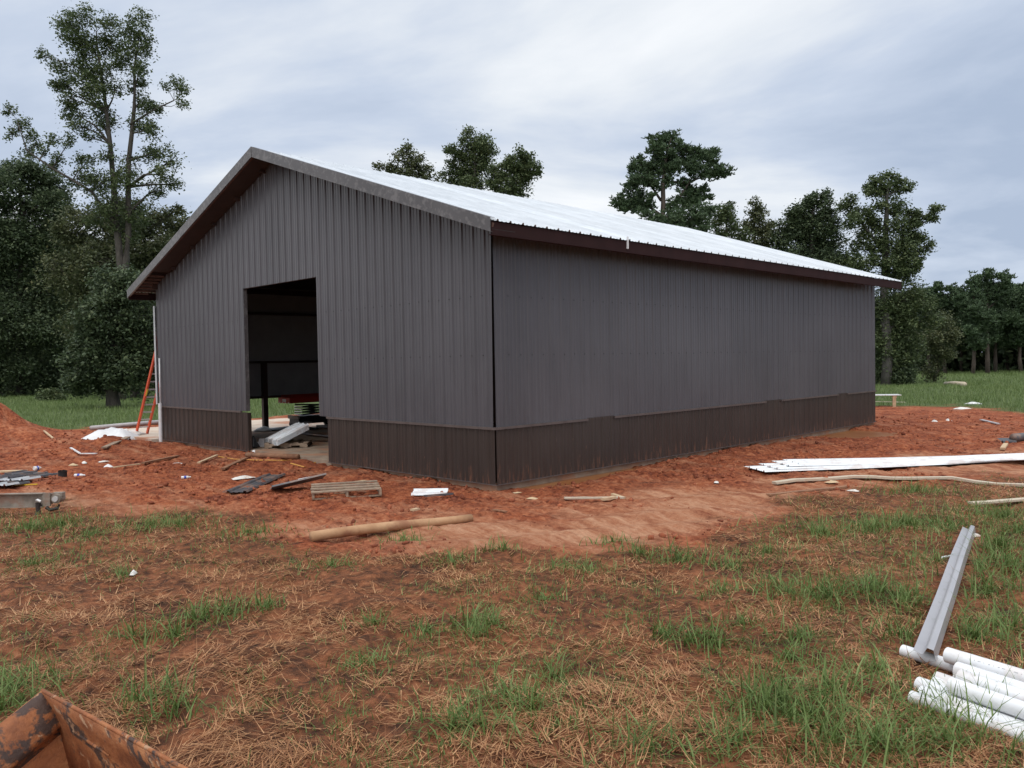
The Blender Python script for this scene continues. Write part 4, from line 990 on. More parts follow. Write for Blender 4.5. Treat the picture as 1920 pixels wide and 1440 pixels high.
# dead straw lying over the turned soil
x_, y_, a_, b_ = scatter(rng, 300000, 2.6, 17.0, 1.5, 0.95)
dmk = dirt_mask(x_, y_)
pat = fbm(x_ * 1.0, y_ * 1.0, 4, 71); pat2 = fbm(x_ * 3.2, y_ * 3.2, 3, 72)
keep = rng.random(len(x_)) < (1 - dmk) ** 2 * (0.10 + 0.90 * sstep(0.42, 0.57, pat * 0.5 + pat2 * 0.5))
x_, y_, b_ = x_[keep], y_[keep], b_[keep]
N = len(x_)
z_ = ground_z(x_, y_) + rng.uniform(-0.005, 0.03, N)
comb = fbm(x_ * 1.6, y_ * 1.6, 2, 73) * 5 * PI        # blades lie in swept patches
az = comb + rng.normal(size=N) * 0.8
v, f_ = blades(rng, np.stack([x_, y_, z_], 1), rng.uniform(0.05, 0.20, N), rng.normal(1.42, 0.16, N), rng.normal(0.30, 0.5, N), rng.uniform(0.0035, 0.0085, N) * (0.75 + b_ * 0.05), 2, az)
stuff(np_mesh("dead_straw", v, f_, 'straw'), "dry brown straw lying over the foreground soil", "straw")
# thatched heaps of straw raked together
# green tufts and thin regrowth
bx, by, bl, lean, wd = [], [], [], [], []
for (c, r, h) in TUFTS:
    n = int(50 + 1300 * r * r)
    d_ = np.abs(rng.normal(size=n)) * r * 1.0; t = rng.uniform(0, 2 * PI, n)
    bx.append(c[0] + d_ * np.cos(t)); by.append(c[1] + d_ * np.sin(t)); bl.append(rng.uniform(0.10, 0.34, n) * h); wd.append(rng.uniform(0.008, 0.017, n))
x2, y2, a2, b2_ = scatter(rng, 165000, 2.6, 18.0, 1.3, 0.95)
gw = (1 - dirt_mask(x2, y2)) ** 2 * sstep(0.38, 0.63, fbm(x2 * 0.9, y2 * 0.9, 5, 75, 0.6) + 0.035 * np.clip(side_of(x2, y2), -2, 4)) * 1.0
k2 = rng.random(len(x2)) < gw
bx.append(x2[k2]); by.append(y2[k2]); bl.append(rng.uniform(0.025, 0.12, k2.sum()) * rng.uniform(0.6, 1.3, k2.sum())); wd.append(rng.uniform(0.005, 0.011, k2.sum()))
bx, by, bl, wd = map(np.concatenate, (bx, by, bl, wd))
sx_, sy_ = 7.22 - 8.43, 1.64 + 3.67                     # no blades through the metal trim lying there
tt_ = np.clip(((bx - 8.43) * sx_ + (by + 3.67) * sy_) / (sx_ ** 2 + sy_ ** 2), 0, 1)
free = np.hypot(bx - 8.43 - tt_ * sx_, by + 3.67 - tt_ * sy_) > 0.13
bx, by, bl, wd = bx[free], by[free], bl[free], wd[free]
bz = ground_z(bx, by) - 0.01
v, f_ = blades(rng, np.stack([bx, by, bz], 1), bl, np.abs(rng.normal(0.42, 0.36, len(bx))), rng.uniform(0.2, 1.9, len(bx)), wd, 3)
stuff(np_mesh("grass_tufts", v, f_, 'grass'), "green grass tufts growing through the straw", "grass")
# field grass beyond the yard
x3, y3, a3, b3 = scatter(rng, 74000, 24.0, 112.0, 1.15, 0.72)
k3 = (dirt_mask(x3, y3) < 0.25) & (np.abs(a3) > 0.26 * b3)
x3, y3, b3 = x3[k3], y3[k3], b3[k3]
rep = 3
x3 = np.repeat(x3, rep) + rng.normal(size=len(x3) * rep) * 0.12; y3 = np.repeat(y3, rep) + rng.normal(size=len(y3) * rep) * 0.12; b3 = np.repeat(b3, rep)
L3 = rng.uniform(0.12, 0.34, len(x3)) * (0.55 + 0.9 * fbm(x3 * 0.3, y3 * 0.3, 3, 81))
v, f_ = blades(rng, np.stack([x3, y3, ground_z(x3, y3, False) - 0.02], 1), L3, np.abs(rng.normal(0.2, 0.2, len(x3))), rng.uniform(0.2, 1.0, len(x3)), rng.uniform(0.018, 0.03, len(x3)) * (0.5 + b3 / 60), 1)
stuff(np_mesh("field_grass", v, f_, 'fieldgrass'), "green meadow grass beyond the red yard", "grass")
# clods of clay
ico_v = np.array([(0, 0, 1), (.89, 0, .45), (.28, .85, .45), (-.72, .53, .45), (-.72, -.53, .45), (.28, -.85, .45), (.72, .53, -.45), (-.28, .85, -.45), (-.89, 0, -.45), (-.28, -.85, -.45), (.72, -.53, -.45), (0, 0, -1)])
ico_f = np.array([(0, 1, 2), (0, 2, 3), (0, 3, 4), (0, 4, 5), (0, 5, 1), (1, 6, 2), (2, 7, 3), (3, 8, 4), (4, 9, 5), (5, 10, 1), (2, 6, 7), (3, 7, 8), (4, 8, 9), (5, 9, 10), (1, 10, 6), (11, 7, 6), (11, 8, 7), (11, 9, 8), (11, 10, 9), (11, 6, 10)])
x4, y4, a4, b4 = scatter(rng, 70000, 8.5, 32.0, 1.0, 0.72)
inside = (x4 < 0.05) & (x4 > -BW - 0.1) & (y4 > -0.05) & (y4 < BL + 0.1)
apr = (x4 > -20.5) & (x4 < -15) & (y4 > -0.3) & (y4 < 9.1)
w4 = dirt_mask(x4, y4) * (1 - 0.985 * track_mask(x4, y4)) * (1 - puddle_mask(x4, y4)) * sstep(0.38, 0.62, fbm(x4 * 0.9, y4 * 0.9, 3, 91)) * 0.5
k4 = (rng.random(len(x4)) < w4) & ~inside & ~apr
x4, y4 = x4[k4], y4[k4]; N = len(x4)
s4 = 0.008 + 0.042 * rng.random(N) ** 4
vv = ico_v[None] * s4[:, None, None] * rng.uniform(0.5, 1.5, (N, 1, 3)) * rng.uniform(0.55, 1.35, (N, 12, 1))
vv += np.stack([x4, y4, ground_z(x4, y4) + s4 * 0.25], 1)[:, None, :]
ff = (np.arange(N) * 12)[:, None, None] + ico_f[None]
stuff(np_mesh("clay_clods", vv.reshape(-1, 3), ff.reshape(-1, 3), 'clod'), "loose red clay clods strewn over the yard", "soil")

# ------------------------------------------------------------------ objects on the ground
UPV = Vector((0, 0, 1))
def on(xy, dz=0.0): return Vector((xy[0], xy[1], gz(*xy) + dz))
def plank(name, a, b, w, t, mat, label, cat="board", lift=0.01, bow=0.0, group=None, segs=6, tilt=0.0):
    """a sawn board between two ground points, following the line with a little bow, ends slightly uneven"""
    A_, B_ = on(a, lift + t / 2), on(b, lift + t / 2)
    d = (B_ - A_); L_ = d.length; xdir = d.normalized(); side_ = UPV.cross(xdir).normalized()
    upd = xdir.cross(side_)
    mb = MB(); rows = []
    rr = random.Random(int(abs(a[0] * 100)))
    for i in range(segs + 1):
        t_ = i / segs
        c = A_ + d * t_ + side_ * (bow * 4 * t_ * (1 - t_)) + upd * (0.02 * rr.uniform(-.15, .15))
        hw_ = w / 2
        e = [(-hw_, -t / 2), (hw_, -t / 2), (hw_, t / 2 * 0.9), (hw_ - t * .12, t / 2), (-hw_ + t * .12, t / 2), (-hw_, t / 2 * 0.9)]
        rows.append([c + side_ * p + upd * (q + p * tilt) for p, q in e])
    vs = [p for r_ in rows for p in r_]; n = 6
    fs = [(j * n + k, j * n + (k + 1) % n, (j + 1) * n + (k + 1) % n, (j + 1) * n + k) for j in range(segs) for k in range(n)]
    fs += [tuple(range(n))[::-1], tuple(segs * n + k for k in range(n))]
    return tag(mb.add(vs, fs).build(name, mat), label, cat, group)
def rod(name, pts, r, mat, label, cat, group=None, n=14, smooth=True):
    return tag(MB().tube(pts, r, n).build(name, mat, None, False), label, cat, group)
def pipe_mesh(a, b, r, wall=0.007, n=20):
    """hollow pipe with open ends"""
    a, b = Vector(a), Vector(b); mb = MB(); t = (b - a).normalized()
    u = t.cross(UPV).normalized(); w = t.cross(u)
    ring = lambda c, rad: [c + (u * math.cos(2 * PI * k / n) + w * math.sin(2 * PI * k / n)) * rad for k in range(n)]
    vs = ring(a, r) + ring(b, r) + ring(b, r - wall) + ring(a, r - wall)
    fs = []
    for s in range(4):
        for k in range(n):
            p, q = s * n, ((s + 1) % 4) * n
            fs.append((p + k, p + (k + 1) % n, q + (k + 1) % n, q + k))
    return mb.add(vs, fs)
def shade_smooth(o):
    o.data.polygons.foreach_set("use_smooth", [True] * len(o.data.polygons))
    return o
def ribbed_sheet(name, c, xdir, wid, length, mat, label, cat="metal sheet", pitch_tilt=0.0, roll=0.0, lift=0.02, group=None, n_ribs=3, two_sided=None, parent=None, rib=0.032, curl=0.0):
    """a loose sheet of siding, ribs running along xdir"""
    X = Vector((xdir[0], xdir[1], pitch_tilt)).normalized(); Y = UPV.cross(X).normalized(); Z = X.cross(Y)
    Y = (Y * math.cos(roll) + Z * math.sin(roll)).normalized(); Z = X.cross(Y)
    C = Vector(c) if len(c) == 3 else on(c, lift)
    pr = prof(-wid / 2, wid / 2, -wid / 2 + 0.045, rib)
    rows = [-length / 2, -length / 6, length / 6, length / 2]
    mb = MB(); mb.sheet(pr, rows, lambda u, h, v: C + X * v + Y * u + Z * (h + curl * (v / length * 2) ** 2))
    o = mb.build(name, mat, parent)
    sm = o.modifiers.new("thickness", 'SOLIDIFY'); sm.thickness = 0.003; sm.offset = -1
    if label: tag(o, label, cat, group)
    return o

# ---- pallet
def pallet(foot, rz, label, wid=1.2, dep=1.02, boards=5, group=None, z=None):
    p = empty("wooden_pallet", (foot[0], foot[1], gz(*foot) if z is None else z), rz, label, "pallet", group)
    for yy_ in (-dep / 2 + 0.02, 0, dep / 2 - 0.02):
        mb = MB(); w = wid
        # notched stringer: three blocks bridged by a rail
        mb.box((0, yy_, 0.0875), (w, 0.04, 0.06))
        for xx_ in (-w / 2 + 0.09, 0, w / 2 - 0.09): mb.box((xx_, yy_, 0.038), (0.20 if xx_ else 0.28, 0.04, 0.039))
        mb.build("stringer", 'wood', p)
    # stringers run along x; deck boards cross them
    for k in range(boards):
        xx_ = -wid / 2 + 0.05 + k * (wid - 0.1) / (boards - 1)
        MB().box((xx_, random.uniform(-.01, .01), 0.128 + 0.001 * (k % 2)), (0.13, dep + random.uniform(0, .02), 0.02), random.uniform(-.035, .035)).build("deck_board", 'wood', p)
    for xx_ in (-wid / 2 + 0.05, 0, wid / 2 - 0.05):
        MB().box((xx_, 0, 0.0085), (0.095, dep, 0.017)).build("base_board", 'wood', p)
    return p
pal = pallet((-1.85, -1.95), math.atan2(1.01, 0.59) + PI / 2, "weathered wooden pallet lying on red soil before the barn corner", 1.0, 1.18, 4)
# ---- sheets round the pallet
sd_a, sd_b = (-3.44, -3.29), (-5.11, -1.52)
dirv = (sd_b[0] - sd_a[0], sd_b[1] - sd_a[1])
ribbed_sheet("siding_offcut", ((sd_a[0] + sd_b[0]) / 2, (sd_a[1] + sd_b[1]) / 2), dirv, 0.46, 2.3, 'dark_steel', "dark grey siding offcut lying flat left of the pallet", lift=0.06, rib=0.03)
ribbed_sheet("siding_offcut", (-3.02, -2.22, 0.02), (0.35, 0.94), 0.55, 1.0, 'dark_steel', "dark siding offcut propped against the pallet's left end", roll=-0.28, pitch_tilt=0.16)
ribbed_sheet("white_offcut", (-2.95, -2.0, 0.085), (0.3, 0.95), 0.10, 0.45, 'white_steel', "narrow white sheet strip lying on the offcut against the pallet", roll=-0.2, pitch_tilt=0.12)
ribbed_sheet("white_offcut", (-0.71, -0.95), (0.72, 0.69), 0.34, 0.62, 'white_steel', "small white sheet offcut on the soil right of the pallet", lift=0.045, roll=0.10)
MB_ = MB().bar(on((-0.44, -1.30), 0.02), on((-0.21, -0.83), 0.03), 0.05, 0.03); tag(MB_.build("trim_offcut", 'dark_steel'), "short dark trim strip under the white offcut", "trim piece")
# ---- peeled pole
pa, pb = on((1.28, -4.53), 0.07), on((1.56, -2.01), 0.06)
pts = [pa.lerp(pb, t) + Vector((0, 0, 0.015 * math.sin(t * 5))) + Vector((0.7, 0.7, 0)) * (0.03 * math.sin(PI * t)) for t in np.linspace(0, 1, 9)]
shade_smooth(rod("wooden_pole", pts, [0.066, 0.066, 0.067, 0.065, 0.066, 0.064, 0.062, 0.061, 0.060], 'pole', "long round tan pole lying on the packed soil in front", "pole"))
# ---- stack of long white sheets at right
near_l, near_r = Vector((*(2.71, 4.73), 0)), Vector((*(6.06, 9.63), 0))
far_l, far_r = Vector((*(2.18, 6.49), 0)), Vector((*(5.85, 10.57), 0))
for k in range(4):
    t = k / 3
    nl, nr_ = near_l.lerp(far_l, t), near_r.lerp(far_r, t)
    dv = (nr_ - nl).normalized(); nv = UPV.cross(dv)
    off = nv * (0.46 * (1 - 2 * t))
    a_w, b_w = nl + off, nl + off + dv * 6.1
    gl = max(gz(*(a_w.lerp(b_w, q))[:2]) for q in np.linspace(0, 1, 40))
    c = (a_w + b_w) / 2
    ribbed_sheet("long_white_sheet", (c.x, c.y, gl + 0.0 + 0.012 * k), (dv.x, dv.y), 0.92, 6.1, 'white_steel',
                 ("nearest", "second nearest", "second farthest", "farthest")[k] + " sheet of the fanned long white panels at right", "metal sheet", group="fanned long white panels", rib=0.028, curl=0.02)
# ---- long boards at right
la, lb_, lc = (3.42, 3.73), (4.92, 5.74), (7.13, 6.13)
def bowed(name, pts, w, t, mat, label, cat="board"):
    mb = MB(); P_ = [on(p, 0.03 + t / 2) for p in pts]; rows = []
    for i, c in enumerate(P_):
        d = (P_[min(i + 1, len(P_) - 1)] - P_[max(i - 1, 0)]).normalized(); s_ = UPV.cross(d).normalized(); u_ = d.cross(s_)
        rows += [c + s_ * (w / 2 * a) + u_ * (t / 2 * b) for a, b in ((-1, -1), (1, -1), (1, 1), (-1, 1))]
    n = 4; m_ = len(P_)
    fs = [(j * n + k, j * n + (k + 1) % n, (j + 1) * n + (k + 1) % n, (j + 1) * n + k) for j in range(m_ - 1) for k in range(n)] + [(3, 2, 1, 0), tuple((m_ - 1) * n + k for k in range(4))]
    return tag(mb.add(rows, fs).build(name, mat), label, cat)
def bez(a, b, c, n=14):
    q = (2 * b[0] - (a[0] + c[0]) / 2, 2 * b[1] - (a[1] + c[1]) / 2)
    return [((1 - t) ** 2 * a[0] + 2 * t * (1 - t) * q[0] + t * t * c[0], (1 - t) ** 2 * a[1] + 2 * t * (1 - t) * q[1] + t * t * c[1]) for t in np.linspace(0, 1, n)]
bowed("long_board", bez(la, lb_, lc), 0.14, 0.04, 'paleboard', "long bowed pale board lying below the white panel stack")
plank("board_end", (6.71, 3.52), (7.58, 5.00), 0.12, 0.03, 'paleboard', "short pale board end in the grass at the right edge", lift=0.05)
plank("wood_strip", (1.71, -0.09), (2.27, 0.76), 0.07, 0.03, 'paleboard', "thin pale wood strip on the track before the barn corner", lift=0.02)
plank("wood_block", (2.22, 0.26), (2.25, 0.54), 0.08, 0.04, 'newwood', "small wood block beside the thin pale strip", lift=0.02)
plank("wood_block", (1.86, 0.98), (2.15, 0.93), 0.07, 0.03, 'newwood', "small wood chip just behind the thin pale strip", lift=0.02)
plank("buried_board", (4.01, 2.37), (4.55, 4.23), 0.10, 0.03, 'dirtywood', "muddy half buried stick below the long bowed board", lift=0.0)
# ---- bent trim lying on the pipes, lower right
tn, tf = Vector((*(8.43, -3.67), 0)), Vector((*(7.24, 1.61), 0))
tn.z, tf.z = gz(tn.x, tn.y) + 0.115, gz(tf.x, tf.y) + 0.06
X = (tf - tn).normalized(); Y = UPV.cross(X).normalized() * -1; Z = Y.cross(X) * 1
Z = X.cross(Y); Z = Z if Z.z > 0 else -Z
mb = MB()
prf = [(-0.082, 0.022), (-0.020, -0.004), (0.008, 0.050), (0.016, 0.052), (0.054, 0.040), (0.070, -0.040)]
LT = (tf - tn).length
mb.sheet(prf, [0, LT * 0.33, LT * 0.66, LT], lambda u, h, v: tn + X * v + Y * u + Z * (h + 0.015 * math.sin(v * 2.2)))
o = mb.build("bent_trim", 'taupe_steel'); sm = o.modifiers.new("thickness", 'SOLIDIFY'); sm.thickness = 0.002
tag(o, "long bent grey metal trim resting on the white pipes", "trim piece")
MB().tube([on((7.45, -0.19), 0.06), on((7.53, -0.02), 0.07)], [0.012, 0.014], 8).build("bottle_neck", 'plastic')
o = bpy.data.objects["bottle_neck"]; o.name = "caulk_nozzle"; tag(o, "small white nozzle beside the bent metal trim", "nozzle")
# ---- white pvc pipes, lower right
def pvc(a, dirpx, r, z, L_, label, bell=False, ink=False):
    a = Vector((a[0], a[1], z)); b = a + Vector((dirpx[0], dirpx[1], 0)).normalized() * L_
    o = shade_smooth(pipe_mesh(a, b, r).build("pvc_pipe", 'pvc'))
    m_ = o.modifiers.new("edge", 'EDGE_SPLIT')
    if bell:
        d = (b - a).normalized()
        c = shade_smooth(pipe_mesh(a + d * 0.44, a + d * 0.62, r + 0.007).build("coupling", 'pvc', o)); c.modifiers.new("edge", 'EDGE_SPLIT')
    if ink:
        d = (b - a).normalized(); s_ = d.cross(UPV).normalized()
        mb = MB(); t = 0.22
        rr = random.Random(3)
        while t < 0.95:
            w = rr.uniform(0.008, 0.03)
            for ang in (0.72,):
                nrm = (s_ * math.cos(ang) + UPV * math.sin(ang)); tg = (UPV * math.cos(ang) - s_ * math.sin(ang))
                p = a + d * t + nrm * (r + 0.0012)
                for q in range(max(1, int(w / 0.007))):
                    pp = p + d * (q * 0.007); hh = 0.004 * rr.uniform(0.6, 1.0)
                    mb.add([pp - tg * hh, pp + d * 0.0045 - tg * hh, pp + d * 0.0045 + tg * hh, pp + tg * hh], [(0, 1, 2, 3)])
            t += w + rr.uniform(0.008, 0.02)
        mb.build("printed_line", 'ink', o)
    return tag(o, label, "pipe", "white plastic pipes lower right")
PD = Vector((0.970, -0.243, 0)); PC = Vector((-0.243, -0.970, 0)); PO = Vector((8.57, -3.55, 0))
g0 = max(gz(*(PO + PD * t_ + PC * s_)[:2]) for t_ in (0, 0.4, 0.9) for s_ in (0, 0.35, 0.7))
for s_, t_, r_, z_, lb, ink in (
    (0.00, -0.39, 0.046, 0.046, "white pipe reaching farthest left, under the bent trim", False),
    (0.11, 0.26, 0.054, 0.054, "low white pipe just in front of the farthest-left one", False),
    (0.215, 0.16, 0.050, 0.050, "third white pipe from the back in the bottom row", False),
    (0.32, 0.08, 0.050, 0.050, "white pipe with its open end in the middle of the pile", False),
    (0.425, 0.13, 0.052, 0.052, "white pipe below the middle raised one", False),
    (0.53, 0.08, 0.054, 0.054, "third white pipe from the front of the pile", False),
    (0.635, 0.17, 0.050, 0.050, "second white pipe from the front of the pile", False),
    (0.735, 0.16, 0.042, 0.042, "frontmost white pipe, partly hidden by grass", False),
    (0.055, 0.00, 0.056, 0.142, "white pipe with a printed line, on top of the farthest-left pipe", True),
    (0.265, 0.20, 0.056, 0.140, "raised white pipe next to the printed one", False),
    (0.40, 0.30, 0.056, 0.146, "middle raised white pipe of the pile", False),
    (0.575, 0.34, 0.054, 0.146, "raised white pipe nearest the front", False),
    (-0.12, 0.20, 0.054, 0.054, "white pipe directly behind the printed one", False),
    (-0.25, 0.54, 0.036, 0.036, "thin white pipe at the right edge, behind the others", False),
    (-0.33, 0.62, 0.060, 0.090, "rearmost thick white pipe at the right edge", False)):
    st = PO + PD * t_ + PC * s_
    pvc((st.x, st.y), (PD.x + 0.02 * math.sin(9 * s_), PD.y + 0.02 * math.cos(7 * s_)), r_, g0 + z_ - 0.012, 3.0, lb, False, ink)

# ---- loader bucket corner, lower left
bk = empty("loader_bucket", (5.62, -8.77, 0.48), 0, "rusty steel loader bucket corner with black paint patches, lower left", "bucket")
bx_ = Vector((1.31, 0.18, -0.02)).normalized(); by_ = Vector((-0.045, -0.195, -0.095)); by_ = (by_ - bx_ * by_.dot(bx_)).normalized(); bn_ = bx_.cross(by_)
if bn_.z < 0: bn_ = -bn_
def bp_(a, b, c): return tuple(bx_ * a + by_ * b + bn_ * c)
def bplate(name, pts, th, nrm=None):
    o = MB().add([bp_(*p) for p in pts], [tuple(range(len(pts)))]).build(name, 'bucket', bk)
    sm = o.modifiers.new("thickness", 'SOLIDIFY'); sm.thickness = th; sm.offset = 0
    bv = o.modifiers.new("bevel", 'BEVEL'); bv.width = 0.004; bv.segments = 2
    return o
LX, LY = 1.6, 1.1
mb = MB()                                    # side plate: a wide folded flange that rolls over into the wall
prof_b = [(0.0, 0.0), (0.035, -0.028), (0.075, -0.085), (0.10, -0.145), (0.104, -0.163), (0.092, -0.178), (0.06, -0.22), (0.05, -0.42)]
rows_b = [0.0, 0.3, 0.7, LY]
mb.sheet(prof_b, rows_b, lambda u, h, v: bp_(u, v, h))
o = mb.build("end_plate", 'bucket_flange', bk, True); sm = o.modifiers.new("thickness", 'SOLIDIFY'); sm.thickness = 0.014; sm.offset = -1
mb = MB()                                    # long wall below the straight rim, leaning inwards
mb.sheet([(0.0, 0.0), (0.02, -0.10), (0.05, -0.24), (0.12, -0.42)], [0.0, 0.25, 0.8, LX], lambda u, h, v: bp_(v, u, h))
o = mb.build("long_plate", 'bucket', bk, True); sm = o.modifiers.new("thickness", 'SOLIDIFY'); sm.thickness = 0.014; sm.offset = 1
MB().tube([bp_(-0.01, 0, 0.002), bp_(0.5, 0, 0.004), bp_(LX, 0, 0.002)], 0.011, 10).build("rim_bar", 'bucket', bk, True)
MB().tube([bp_(0, -0.005, 0.0), bp_(0.0, 0.5, 0.0), bp_(0, LY, 0.0)], 0.009, 8).build("edge_bar", 'bucket', bk, True)
MB().tube([bp_(0.27, 0.045, -0.15), bp_(0.50, 0.05, -0.155), bp_(0.66, 0.055, -0.16)], [0.004, 0.009, 0.004], 6).build("weld_bead", 'bucket', bk, True)
bplate("floor_plate", [(0.22, 0.10, -0.40), (LX, 0.10, -0.40), (LX, LY, -0.42), (0.22, LY, -0.42)], 0.014)
bplate("end_plate", [(0.0, 0.0, -0.005), (0.0, LY, -0.005), (0.12, LY, -0.42), (0.12, 0.1, -0.42)], 0.012)

# ---- trailer tongue at the left edge
tg_ = empty("trailer_tongue", (*(-4.01, -6.20), 0), 0, "dusty steel trailer tongue with coupler at the left edge", "trailer")
e0 = on((-4.01, -6.20)); zt = e0.z
dl = Vector((-RGT[0], -RGT[1], 0)); dn = Vector((-FWD[0], -FWD[1], 0)); tg_.location = e0
def tp(l, n, z): return dl * l + dn * n + UPV * z
mb = MB()
def tbar(name, l0, l1, n, z, wn_, hz, mat, par=tg_):
    return MB().bar(tp(l0, n, z), tp(l1, n, z), wn_, hz).build(name, mat, par)
tbar("web", 0.0, 3.2, 0.0, 0.235, 0.012, 0.20, 'tongue')
tbar("top_flange", -0.02, 3.2, 0.035, 0.342, 0.085, 0.014, 'tongue')
tbar("bottom_flange", 0.0, 3.2, 0.035, 0.128, 0.085, 0.012, 'tongue')
MB().box(tp(-0.07, 0.05, 0.245), (0.12, 0.03, 0.215), mtx=frame(dl, dn)).build("end_plate", 'tongue', tg_)
MB().box(tp(-0.03, 0.0, 0.25), (0.2, 0.08, 0.17), mtx=frame(dl, dn)).build("coupler_body", 'tongue', tg_)
cp = MB().tube([tp(-0.24, 0.10, 0.26), tp(-0.24, -0.06, 0.26)], 0.075, 16).build("coupler_hub", 'tongue', tg_)
MB().tube([tp(-0.24, 0.125, 0.26), tp(-0.24, 0.09, 0.26)], 0.045, 12).build("hub_cap", 'alu', cp)
MB().box(tp(-0.24, 0.0, 0.32), (0.16, 0.09, 0.06), mtx=frame(dl, dn)).build("coupler_latch", 'tongue', tg_)
MB().tube([tp(-0.06, 0.05, 0.12), tp(-0.12, 0.05, 0.075), tp(-0.24, 0.05, 0.10), tp(-0.27, 0.05, 0.16)], [0.03, 0.028, 0.025, 0.02], 8).build("safety_hook", 'grease', tg_)
MB().tube([tp(0.06, 0.07, 0.20), tp(0.06, 0.07, 0.0)], [0.038, 0.034], 10).build("jack_leg", 'grease', tg_)
MB().tube([tp(0.06, 0.07, 0.035), tp(0.06, 0.07, -0.015)], [0.05, 0.065], 10).build("jack_foot", 'grease', tg_)
MB().tube([tp(0.06, 0.10, 0.24), tp(0.03, 0.13, 0.25), tp(-0.02, 0.13, 0.225)], 0.022, 8).build("crank_handle", 'alu', tg_)

# ---- loose sheets, board and strips at the left edge
plank("fresh_board", (-11.21, -5.83), (-10.08, -4.96), 0.16, 0.035, 'newwood', "fresh pale board at the left edge behind the sheets", lift=0.04)
for c, wdt, L_, mat_, rl, lb in (((-9.25, -5.04), 0.55, 0.95, 'dark_steel', 0.05, "grey ribbed sheet beside the black cylinder, left edge"),
                               ((-9.12, -5.62), 0.55, 1.1, 'dark_steel', -0.05, "dark ribbed sheet strips lying at the left edge"),
                               ((-8.43, -5.54), 0.42, 0.9, 'galv', -0.04, "bright edged ribbed sheet lying over the dark strips"),
                               ((-7.98, -5.72), 0.34, 0.6, 'dark_steel', 0.03, "small grey sheet piece below the ribbed strips"),
                               ((-7.77, -5.98), 0.30, 0.7, 'galv', -0.03, "small light grey sheet scrap nearest the trailer tongue")):
    ribbed_sheet("sheet_scrap", c, (FWD[0] * 0.9 + RGT[0] * 0.3, FWD[1] * 0.9 + RGT[1] * 0.3), L_, wdt, mat_, lb, roll=rl, lift=0.05)
plank("yellow_strip", (-8.46, -6.19), (-7.55, -5.38), 0.03, 0.02, 'yellow', "thin yellow strip on the soil at the left edge", "strip", lift=0.03)
cup = MB(); base = on((-8.40, -4.68), 0)
cyl = empty("black_drum", base, 0, "short black plastic cylinder standing on the soil at left", "container")
MB().tube([(0, 0, 0), (0.01, 0, 0.13)], [0.085, 0.085], 18, False).build("wall", 'rubber', cyl)
MB().tube([(0.01, 0, 0.125), (0.012, 0, 0.14)], [0.09, 0.09], 18, False).build("rim", 'rubber', cyl)
def bottle(xy, rz, label, L_=0.24, r=0.034):
    e_ = empty("plastic_bottle", on(xy, r), rz, label, "bottle")
    mb = MB().tube([(0, 0, 0), (0.01, 0, 0), (L_ * .62, 0, 0), (L_ * .8, 0, 0), (L_ * .85, 0, 0)], [r * .8, r, r, r * .45, r * .4], 12)
    mb.build("body", 'plastic', e_)
    MB().tube([(L_ * .28, 0, 0), (L_ * .5, 0, 0)], r * 1.03, 12, False).build("label_band", 'blue_label', e_)
    MB().tube([(L_ * .85, 0, 0), (L_ * .94, 0, 0)], r * .48, 10).build("cap", 'plastic', e_)
bottle((-8.19, -4.51), VIEW_YAW, "crumpled clear bottle with blue label right of the black cylinder")
bottle((-10.34, -4.72), VIEW_YAW + 1.2, "short white bottle with blue label lying behind the fresh board", 0.18, 0.05)
bottle((-6.22, -3.07), VIEW_YAW + 0.4, "small clear bottle on the soil left of the dark offcut", 0.2, 0.03)

# ---- plastic sheeting, conduit and pipe near the left corner
def crumpled(name, xy, sx, sy, h, mat, label, cat, seed, rz=0.0, n=14, z=None):
    rng_ = np.random.default_rng(seed)
    u, v_ = np.meshgrid(np.linspace(-1, 1, n), np.linspace(-1, 1, n))
    ph = rng_.uniform(0, 9)
    z_ = h * np.clip(1 - np.maximum(np.abs(u), np.abs(v_)) ** 1.6, 0, 1) * (0.55 + 0.9 * fbm(u * 2.2 + ph, v_ * 2.2, 3, seed)) + 0.012
    wob = 1 + 0.35 * (fbm(u * 1.4 + ph, v_ * 1.4 + 3, 2, seed + 1) - 0.5)
    X_ = u * sx * wob; Y_ = v_ * sy * wob
    i_ = np.arange(n * n).reshape(n, n)
    f_ = np.stack([i_[:-1, :-1].ravel(), i_[:-1, 1:].ravel(), i_[1:, 1:].ravel(), i_[1:, :-1].ravel()], 1)
    o = np_mesh(name, np.stack([X_.ravel(), Y_.ravel(), z_.ravel()], 1), f_, mat)
    o.location = on(xy) if z is None else (xy[0], xy[1], z); o.rotation_euler = (0, 0, rz)
    if n > 6:
        sm = o.modifiers.new("thickness", 'SOLIDIFY'); sm.thickness = 0.004; sm.offset = 1
    return tag(o, label, cat)
crumpled("plastic_sheet", (-16.98, -0.75), 0.85, 0.55, 0.42, 'plastic', "crumpled white plastic sheet heaped on soil left of the ladder", "sheeting", 3, VIEW_YAW)
crumpled("cloth_heap", (-17.50, -0.24), 0.6, 0.35, 0.22, 'paper', "off white cloth heap behind the white plastic sheet", "cloth", 4, VIEW_YAW)
gp0, gp1 = on((-22.22, 0.23), 0.10), on((-22.83, 3.69), 0.10)
shade_smooth(rod("grey_conduit", [gp0, gp0.lerp(gp1, .5), gp1], 0.085, 'greypipe', "long grey pipe lying on the ground behind the ladder", "pipe"))
pp_ = empty("standing_pipe", (-14.62, -0.17, gz(-14.62, -0.17) - 0.02), 0, "white pipe standing upright at the barn's left corner", "pipe")
shade_smooth(MB().tube([(0, 0, 0), (-0.02, 0.02, 1.18)], 0.052, 14).build("lower_pipe", 'pvc', pp_)).modifiers.new("edge", 'EDGE_SPLIT')
